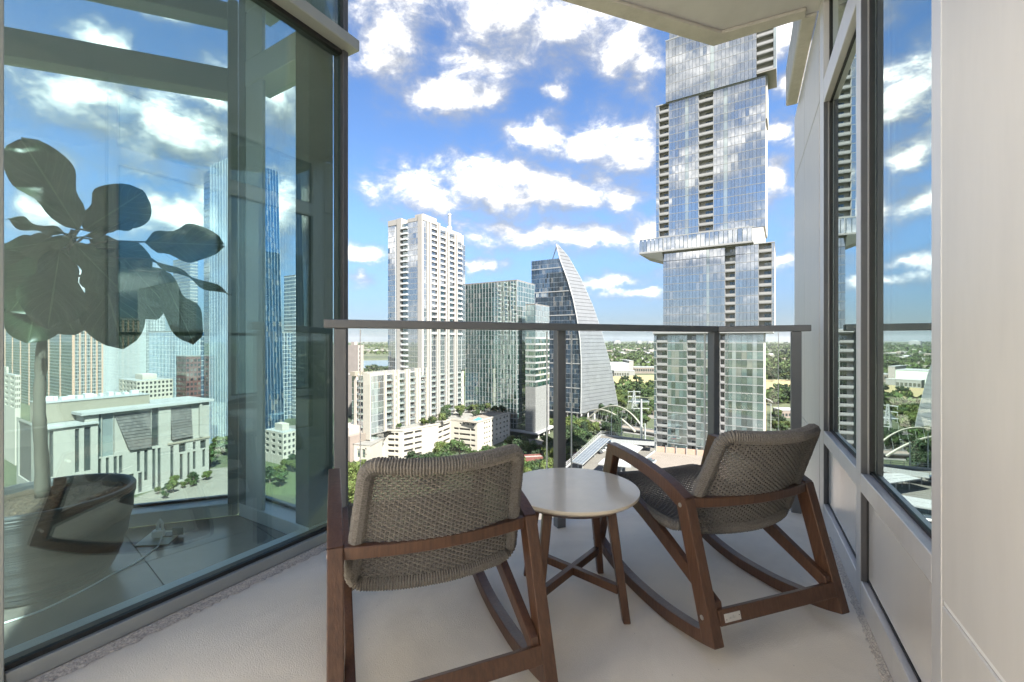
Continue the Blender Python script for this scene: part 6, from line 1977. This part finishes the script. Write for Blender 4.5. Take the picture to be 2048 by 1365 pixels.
# ================================================================== LAND, WATER, TREES
def ground_material():
    m = bpy.data.materials.new('ground_cover'); m.use_nodes = True
    t = NT(m.node_tree); b = m.node_tree.nodes['Principled BSDF']; b.inputs['Roughness'].default_value = 0.95
    geo = t.n('ShaderNodeNewGeometry')
    n1 = t.n('ShaderNodeTexNoise', i_Scale=0.004, i_Detail=8.0, i_Roughness=0.62); t.l(geo.outputs['Position'], n1.inputs['Vector'])
    n2 = t.n('ShaderNodeTexNoise', i_Scale=0.05, i_Detail=6.0, i_Roughness=0.7); t.l(geo.outputs['Position'], n2.inputs['Vector'])
    r = t.n('ShaderNodeValToRGB'); t.l(n1.outputs[0], r.inputs[0])
    e = r.color_ramp.elements
    e[0].position = 0.36; e[0].color = (0.022, 0.034, 0.015, 1); e[1].position = 0.70; e[1].color = (0.20, 0.17, 0.115, 1)
    k = r.color_ramp.elements.new(0.50); k.color = (0.048, 0.060, 0.026, 1)
    k = r.color_ramp.elements.new(0.60); k.color = (0.09, 0.095, 0.045, 1)
    mx = t.n('ShaderNodeMix', data_type='RGBA', blend_type='MULTIPLY', i_0=0.7)
    r2 = t.n('ShaderNodeMapRange', i_1=0.3, i_2=0.7, i_3=0.55, i_4=1.35); t.l(n2.outputs[0], r2.inputs[0])
    cc = t.n('ShaderNodeCombineColor'); [t.l(r2.outputs[0], cc.inputs[i]) for i in range(3)]
    t.l(r.outputs[0], mx.inputs[6]); t.l(cc.outputs[0], mx.inputs[7]); t.l(mx.outputs[2], b.inputs['Base Color'])
    return m
def build_land():
    # one sheet to the horizon: flat near the city, rolling far off
    rnd = np.random.default_rng(3)
    nr, na = 90, 180
    rad = np.concatenate([[0.0], np.geomspace(60, 26000, nr - 1)])
    ang = np.linspace(0, 2 * np.pi, na, endpoint=False)
    vs = [(0, 0, GZ)]
    def hgt(x, y, r):
        f = min(1, max(0, (r - 1800) / 5000))
        s = math.sin(x * 0.0011 + 1.3) * math.cos(y * 0.0009 + 0.4) + 0.6 * math.sin(x * 0.0027 - y * 0.0019) + 0.4 * math.sin(y * 0.004 + x * 0.001)
        g = f * (16 + 22 * s)
        if x > 900: g += f * 26 * min(1, (x - 900) / 2500)
        return max(g, 0)
    for r in rad[1:]:
        for a in ang:
            x, y = r * math.sin(a), r * math.cos(a)
            vs.append((x, y, GZ + hgt(x, y, r)))
    fs = [(0, 1 + (i + 1) % na, 1 + i) for i in range(na)]
    for k in range(nr - 2):
        for i in range(na):
            a, b = 1 + k * na + i, 1 + k * na + (i + 1) % na
            fs.append((a, b, b + na, a + na))
    me = bpy.data.meshes.new('ground'); me.from_pydata(vs, [], fs); me.materials.append(ground_material())
    me.polygons.foreach_set('use_smooth', [True] * len(fs))
    o = obj('ground', me, None, 'structure')
    def sheet(name, pix, mat, dz, kind='structure', z=GZ):
        pts = [G(px, py, z) for px, py in pix]
        mb = MB(); mb.poly([(p.x, p.y, z + dz) for p in pts]); 
        return mb.build(name, mat, None, kind)
    water = pm('lake_water', (0.10, 0.13, 0.14), 0.06, var=0.2, scale=0.01, bump=0.15, bscale=0.15, spec=1.0)
    sheet('lake', [(560, 748), (800, 744), (800, 712.5), (560, 711)], water, 0.03)
    sheet('creek', [(1256, 806), (1330, 821), (1330, 806), (1262, 798)], water, 0.03)
    dry = pm('dry_grass', (0.231, 0.173, 0.092), 0.95, var=0.25, scale=0.03, col2=(0.20, 0.19, 0.08))
    sheet('field', [(1215, 772), (1330, 776), (1330, 752), (1215, 752)], dry, 0.02)
    sheet('field', [(1510, 792), (1640, 784), (1640, 762), (1510, 761)], dry, 0.02)
    road = MT['asphalt']
    sheet('road', [(1228, 826), (1310, 840), (1330, 836), (1232, 820)], pm('pale_road', (0.13, 0.12, 0.11), 0.9, var=0.1, scale=0.1), 0.02)
    sheet('road', [(1150, 852), (1330, 880), (1330, 866), (1170, 845)], road, 0.02)
    sheet('road', [(700, 1010), (690, 960), (706, 935), (718, 935), (735, 1010)], road, 0.02)
    sheet('road', [(400, 905), (480, 868), (600, 862), (600, 852), (400, 862), (330, 900)], road, 0.02)
    sheet('pavement', [(255, 1003), (300, 1040), (520, 1010), (520, 930), (418, 940)], pm('pale_paving', (0.16, 0.15, 0.125), 0.9, var=0.15, scale=0.1), 0.03)
    sheet('lawn', [(520, 990), (640, 1000), (640, 940), (520, 925)], pm('lawn', (0.052, 0.075, 0.026), 0.95, var=0.3, scale=0.2), 0.034)
    sheet('street', [(1030, 900), (1140, 905), (1160, 880), (1030, 880)], MT['deck'], 0.02)
build_land()

def leaf_mat(name, c, var):
    m = pm(name, c, 0.75, var=0.15, scale=0.3, island=var, spec=0.2)
    return m
LEAFM = [leaf_mat('leaf_mid', (0.035, 0.057, 0.017), 0.5), leaf_mat('leaf_dark', (0.022, 0.038, 0.016), 0.5), leaf_mat('leaf_light', (0.06, 0.078, 0.02), 0.45)]
MT['tree_bark'] = pm('tree_bark', (0.11, 0.085, 0.065), 0.9, scale=2)

def tree_mesh(v, n, leaf):
    """crown of leaf clumps spread through several lobes, and a forked trunk"""
    r = random.Random(100 + v)
    H = 9.0; R0 = 4.6
    lobes = []
    for k in range(7 + v % 3):
        a = r.uniform(0, 6.28); d = r.uniform(0.2, 0.75) * R0
        lobes.append((d * math.cos(a), d * math.sin(a), r.uniform(0.42, 0.92) * H, r.uniform(1.5, 2.6), r.uniform(1.1, 1.9)))
    lobes.append((0, 0, H * 0.8, 2.6, 2.2))
    mb = MB()
    for i in range(n):
        x, y, z, rr, rz = lobes[r.randrange(len(lobes))]
        while True:
            u, w, q = r.uniform(-1, 1), r.uniform(-1, 1), r.uniform(-1, 1)
            l = math.sqrt(u * u + w * w + q * q)
            if 0.45 < l < 1.0: break
        c = Vector((x + u * rr, y + w * rr, z + q * rz))
        nrm = (Vector((u, w, q + 0.35)).normalized() + Vector((r.gauss(0, .5), r.gauss(0, .5), r.gauss(0, .5)))).normalized()
        t1 = nrm.orthogonal().normalized(); t1 = Matrix.Rotation(r.uniform(0, 6.28), 3, nrm) @ t1; t2 = nrm.cross(t1)
        s = leaf * r.uniform(0.6, 1.25)
        mb.quad(c - t1 * s - t2 * s * .6, c + t1 * s - t2 * s * .8, c + t1 * s * .8 + t2 * s * .7, c - t1 * s * .7 + t2 * s)
    tk = MB()
    tk.tube([(0, 0, 0), (0.1, 0, 2.2), (0.0, 0.1, 4.0), (0.1, 0, 7.0)], [0.38, 0.30, 0.2, 0.06], 7)
    for k in range(4):
        a = k * 1.57 + r.uniform(-.4, .4)
        tk.tube([(0.05, 0, 2.2 + 0.5 * k), (1.3 * math.cos(a), 1.3 * math.sin(a), 4.0 + .4 * k), (2.6 * math.cos(a), 2.6 * math.sin(a), 5.6 + .3 * k)], [0.18, 0.12, 0.04], 5)
    return mb, tk
TREES = []
for v in range(6):
    c, tk = tree_mesh(v, 1500, 0.36)
    cs, _ = tree_mesh(v, 420, 0.62)
    TREES.append((c.mesh('crown', LEAFM[v % 3]), tk.mesh('trunk', MT['tree_bark']), cs.mesh('tree', [LEAFM[v % 3]])))

def plant_tree(p, s, v, label, group, parts=True, squash=1.0):
    p = Vector(p)
    rot = Matrix.Rotation(random.Random(int(p.x * 13 + p.y * 7)).uniform(0, 6.28), 4, 'Z')
    if parts:
        t = thing('tree', label, 'tree', tuple(p), group)
        t.rotation_euler = (0, 0, rot.to_euler().z); t.scale = (s, s, s * squash)
        for nm, me in (('crown', TREES[v][0]), ('trunk', TREES[v][1])):
            o = bpy.data.objects.new(nm, me); COL.objects.link(o); o.parent = t
    else:
        o = bpy.data.objects.new('tree', TREES[v][2]); COL.objects.link(o)
        o.location = p; o.rotation_euler = (0, 0, rot.to_euler().z); o.scale = (s, s, s * squash)
        tag(o, label, 'tree', group)

def inside(poly, x, y):
    c = False; n = len(poly)
    for i in range(n):
        x0, y0 = poly[i]; x1, y1 = poly[(i + 1) % n]
        if (y0 > y) != (y1 > y) and x < (x1 - x0) * (y - y0) / (y1 - y0) + x0: c = not c
    return c

def scatter(poly, n, smin, smax, label, group, parts=True, seed=0, z=GZ, dark=None, mind=0.8):
    """trees whose feet stand inside a patch of the photograph's ground"""
    r = random.Random(seed)
    xs = [p[0] for p in poly]; ys = [p[1] for p in poly]
    got = []; todo = []
    tries = 0
    while len(got) < n and tries < n * 60:
        tries += 1
        px, py = r.uniform(min(xs), max(xs)), r.uniform(min(ys), max(ys))
        if not inside(poly, px, py): continue
        p = G(px, py, z); s = r.uniform(smin, smax)
        if any((p - q).length < mind * 4.4 * (s + s2) * 0.62 for q, s2 in got): continue
        got.append((p, s))
        v = r.choice(dark) if dark else r.randrange(6)
        todo.append((px, p, s, v, r.uniform(0.85, 1.2)))
    todo.sort(key=lambda q: q[0])
    for k, (px, p, s, v, sq) in enumerate(todo):
        lab = label
        if len(todo) <= 26:
            lab = '%s, %s counting from the glass wall' % (label, ORD[k])
        plant_tree(p, s, v, lab, group, parts, sq)
ORD = 'first second third fourth fifth sixth seventh eighth ninth tenth eleventh twelfth thirteenth fourteenth fifteenth sixteenth seventeenth eighteenth nineteenth twentieth 21st 22nd 23rd 24th 25th 26th'.split()
scatter([(1040, 905), (1105, 905), (1112, 950), (1090, 985), (1040, 985)], 20, 0.8, 1.25, 'leafy tree by the red girder viaduct', 'trees by the viaduct', True, 1)
scatter([(1120, 880), (1168, 862), (1200, 872), (1165, 905), (1118, 950), (1104, 930)], 26, 0.9, 1.5, 'dense tree between the parking deck and sail tower', 'trees beside the parking deck', True, 2)
scatter([(1100, 862), (1150, 848), (1168, 858), (1122, 876)], 9, 0.9, 1.3, 'dense tree at the foot of the sail tower', 'trees at the sail tower', True, 3)
scatter([(1205, 868), (1232, 868), (1236, 882), (1212, 878)], 6, 1.0, 1.5, 'dark tree in front of the arched bridge', 'trees before the bridge', True, 4, dark=[1, 4])
scatter([(1192, 838), (1228, 832), (1258, 845), (1225, 848)], 8, 1.0, 1.5, 'tree behind the arches of the bridge', 'trees behind the bridge', True, 5, dark=[1, 4, 0])
scatter([(1232, 846), (1270, 842), (1308, 855), (1262, 858)], 9, 0.9, 1.4, 'tree between the creek and the bridge road', 'trees by the bridge road', True, 6)
scatter([(1228, 800), (1256, 800), (1262, 822), (1232, 826)], 14, 1.0, 1.6, 'bushy light tree on the near creek bank', 'trees on the near creek bank', True, 7, dark=[2, 5, 0])
scatter([(1284, 824), (1312, 828), (1312, 846), (1290, 840)], 7, 0.9, 1.4, 'tree by the power poles', 'trees by the power poles', True, 8)
scatter([(1215, 776), (1325, 782), (1325, 806), (1262, 798), (1225, 802)], 40, 1.0, 1.5, 'tree in the wooded belt on the far creek bank', 'trees in the wooded belt', False, 9, dark=[0, 1, 3, 4, 2])
scatter([(1216, 762), (1290, 766), (1330, 762), (1330, 776), (1215, 776)], 9, 0.9, 1.4, 'single tree on the dry field', 'trees on the dry field', False, 10, dark=[1, 4])
scatter([(1505, 745), (1630, 745), (1630, 764), (1505, 766)], 45, 1.3, 1.9, 'dark tree along the far edge of the dry field', 'trees along the dry field', False, 11, dark=[1, 4])
scatter([(1510, 790), (1640, 786), (1640, 820), (1510, 812)], 34, 1.0, 1.6, 'tree between the dry field and the pink low building', 'trees below the dry field', False, 12, dark=[0, 1, 3, 4])
scatter([(1540, 818), (1640, 842), (1640, 880), (1540, 872)], 16, 0.8, 1.2, 'leafy tree near the white curved roof', 'trees near the curved roof', True, 13)
scatter([(688, 950), (740, 962), (735, 1030), (690, 1030)], 12, 0.9, 1.3, 'street tree below the cream corner building', 'trees by the corner building', True, 14, dark=[2, 0, 5])
scatter([(735, 744), (800, 746), (800, 762), (728, 758)], 22, 1.3, 2.0, 'tree on the lake shore behind the buff tower', 'trees on the lake shore', False, 15, dark=[0, 1])
scatter([(418, 905), (470, 885), (480, 925), (420, 938)], 10, 0.8, 1.2, 'tree beside the courthouse corner', 'trees by the courthouse', True, 16)
scatter([(300, 992), (410, 950), (416, 962), (330, 1002)], 12, 0.35, 0.6, 'low shrub at the courthouse wall', 'shrubs along the courthouse wall', True, 17, dark=[0, 1, 2])
scatter([(528, 935), (590, 940), (590, 985), (528, 980)], 6, 0.7, 1.0, 'tree on the lawn by the white office', 'trees on the lawn', True, 18)
# roof gardens
scatter([(820, 925), (1000, 905), (1045, 895), (1040, 960), (830, 985)], 26, 0.9, 1.3, 'street tree below the parking podium', 'trees below the podium', True, 24)
scatter([(868, 852), (880, 852), (905, 838), (893, 834)], 5, 0.62, 0.9, 'round green tree on the podium roof', 'trees on the podium roof', True, 19, -54.4, mind=0.6)
scatter([(840, 858), (872, 852), (872, 846), (846, 850)], 9, 0.35, 0.5, 'low shrub on the podium roof', 'shrubs on the podium roof', True, 20, -54.4, mind=0.5)
scatter([(908, 838), (950, 836), (990, 826), (960, 820), (918, 828)], 13, 0.4, 0.95, 'tree around the podium roof pool', 'trees round the roof pool', True, 21, -54.4, mind=0.5)
scatter([(993, 832), (1010, 829), (1000, 822), (985, 825)], 4, 0.4, 0.6, 'small tree at the podium roof end', 'trees at the podium roof end', True, 22, -54.4, mind=0.5)
scatter([(775, 860), (800, 860), (800, 852), (780, 854)], 5, 0.25, 0.4, 'planter shrub on the podium terrace', 'shrubs on the podium terrace', True, 23, -54.4, mind=0.5)

def far_forest():
    """the tree cover that runs to the horizon, one mass"""
    rg = np.random.default_rng(12)
    N = 15000
    quads = 9
    th = rg.uniform(-0.95, 0.95, N)
    r = 620 * (9000 / 620) ** rg.random(N)
    x = r * np.sin(th); y = r * np.cos(th)
    px = 1024 + F * x / y; py = 684 - (GZ - EYE) * F / y
    # clear the water, the fields, the neighbourhoods
    keep = ~((px > 560) & (px < 800) & (py > 711.5) & (py < 748))
    keep &= ~((px > 1215) & (px < 1330) & (py > 735) & (py < 778))
    keep &= ~((px > 1505) & (px < 1640) & (py > 761) & (py < 793))
    patch = np.sin(x * 0.006 + 1) * np.cos(y * 0.0043) + 0.6 * np.sin(x * 0.013 + y * 0.009)
    keep &= (patch > -0.25) | (rg.random(N) < 0.35)
    keep &= ~((px < 680) & (r < 1100))
    x, y, r = x[keep], y[keep], r[keep]; n = len(x)
    f = np.clip((r - 1800) / 5000, 0, 1)
    s = np.sin(x * 0.0011 + 1.3) * np.cos(y * 0.0009 + 0.4) + 0.6 * np.sin(x * 0.0027 - y * 0.0019) + 0.4 * np.sin(y * 0.004 + x * 0.001)
    g = f * (16 + 22 * s) + np.where(x > 900, f * 26 * np.minimum(1, (x - 900) / 2500), 0)
    g = np.maximum(g, 0)
    size = rg.uniform(4.5, 8.0, n) * (1 + r / 4500)
    c = np.stack([x, y, GZ + g + size * 0.55], 1)
    V_ = []
    for k in range(quads):
        d = rg.normal(size=(n, 3)); d[:, 2] = np.abs(d[:, 2]) * 0.8; d /= np.linalg.norm(d, axis=1, keepdims=True)
        ctr = c + d * (size * 0.62)[:, None] * np.array([1.15, 1.15, 0.75])
        nr = d + rg.normal(scale=0.35, size=(n, 3)); nr /= np.linalg.norm(nr, axis=1, keepdims=True)
        a = np.cross(nr, rg.normal(size=(n, 3))); a /= np.linalg.norm(a, axis=1, keepdims=True); b = np.cross(nr, a)
        q = (size * rg.uniform(0.42, 0.7, n))[:, None]
        V_.append(np.stack([ctr - a * q - b * q * .7, ctr + a * q - b * q, ctr + a * q * .8 + b * q, ctr - a * q + b * q * .8], 1))
    V_ = np.stack(V_, 1).reshape(-1, 3)
    nf = len(V_) // 4
    me = bpy.data.meshes.new('forest')
    me.vertices.add(len(V_)); me.vertices.foreach_set('co', V_.astype(np.float32).ravel())
    me.loops.add(nf * 4); me.loops.foreach_set('vertex_index', np.arange(nf * 4, dtype=np.int32))
    me.polygons.add(nf); me.polygons.foreach_set('loop_start', np.arange(0, nf * 4, 4, dtype=np.int32)); me.polygons.foreach_set('loop_total', np.full(nf, 4, dtype=np.int32))
    m = pm('forest_leaf', (0.049, 0.066, 0.02), 0.8, var=0.5, scale=0.004, island=0.35, col2=(0.040, 0.062, 0.026), spec=0.1)
    me.materials.append(m); me.update(calc_edges=True); me.validate()
    obj('forest', me, None, 'stuff')
far_forest()
# ------------------------------------------------------------------ the air between here and the horizon
def build_haze():
    m = bpy.data.materials.new('haze_air'); m.use_nodes = True
    nt = m.node_tree; nt.nodes.remove(nt.nodes['Principled BSDF'])
    pv = nt.nodes.new('ShaderNodeVolumePrincipled')
    pv.inputs['Color'].default_value = (0.86, 0.91, 0.97, 1)
    pv.inputs['Density'].default_value = HAZE
    pv.inputs['Anisotropy'].default_value = 0.2
    nt.links.new(pv.outputs[0], nt.nodes['Material Output'].inputs['Volume'])
    mb = MB(); mb.box(-28000, 28000, -28000, 28000, GZ - 1.0, 240)
    mb.build('haze', m, None, 'stuff')
HAZE = 2.2e-5
build_haze()
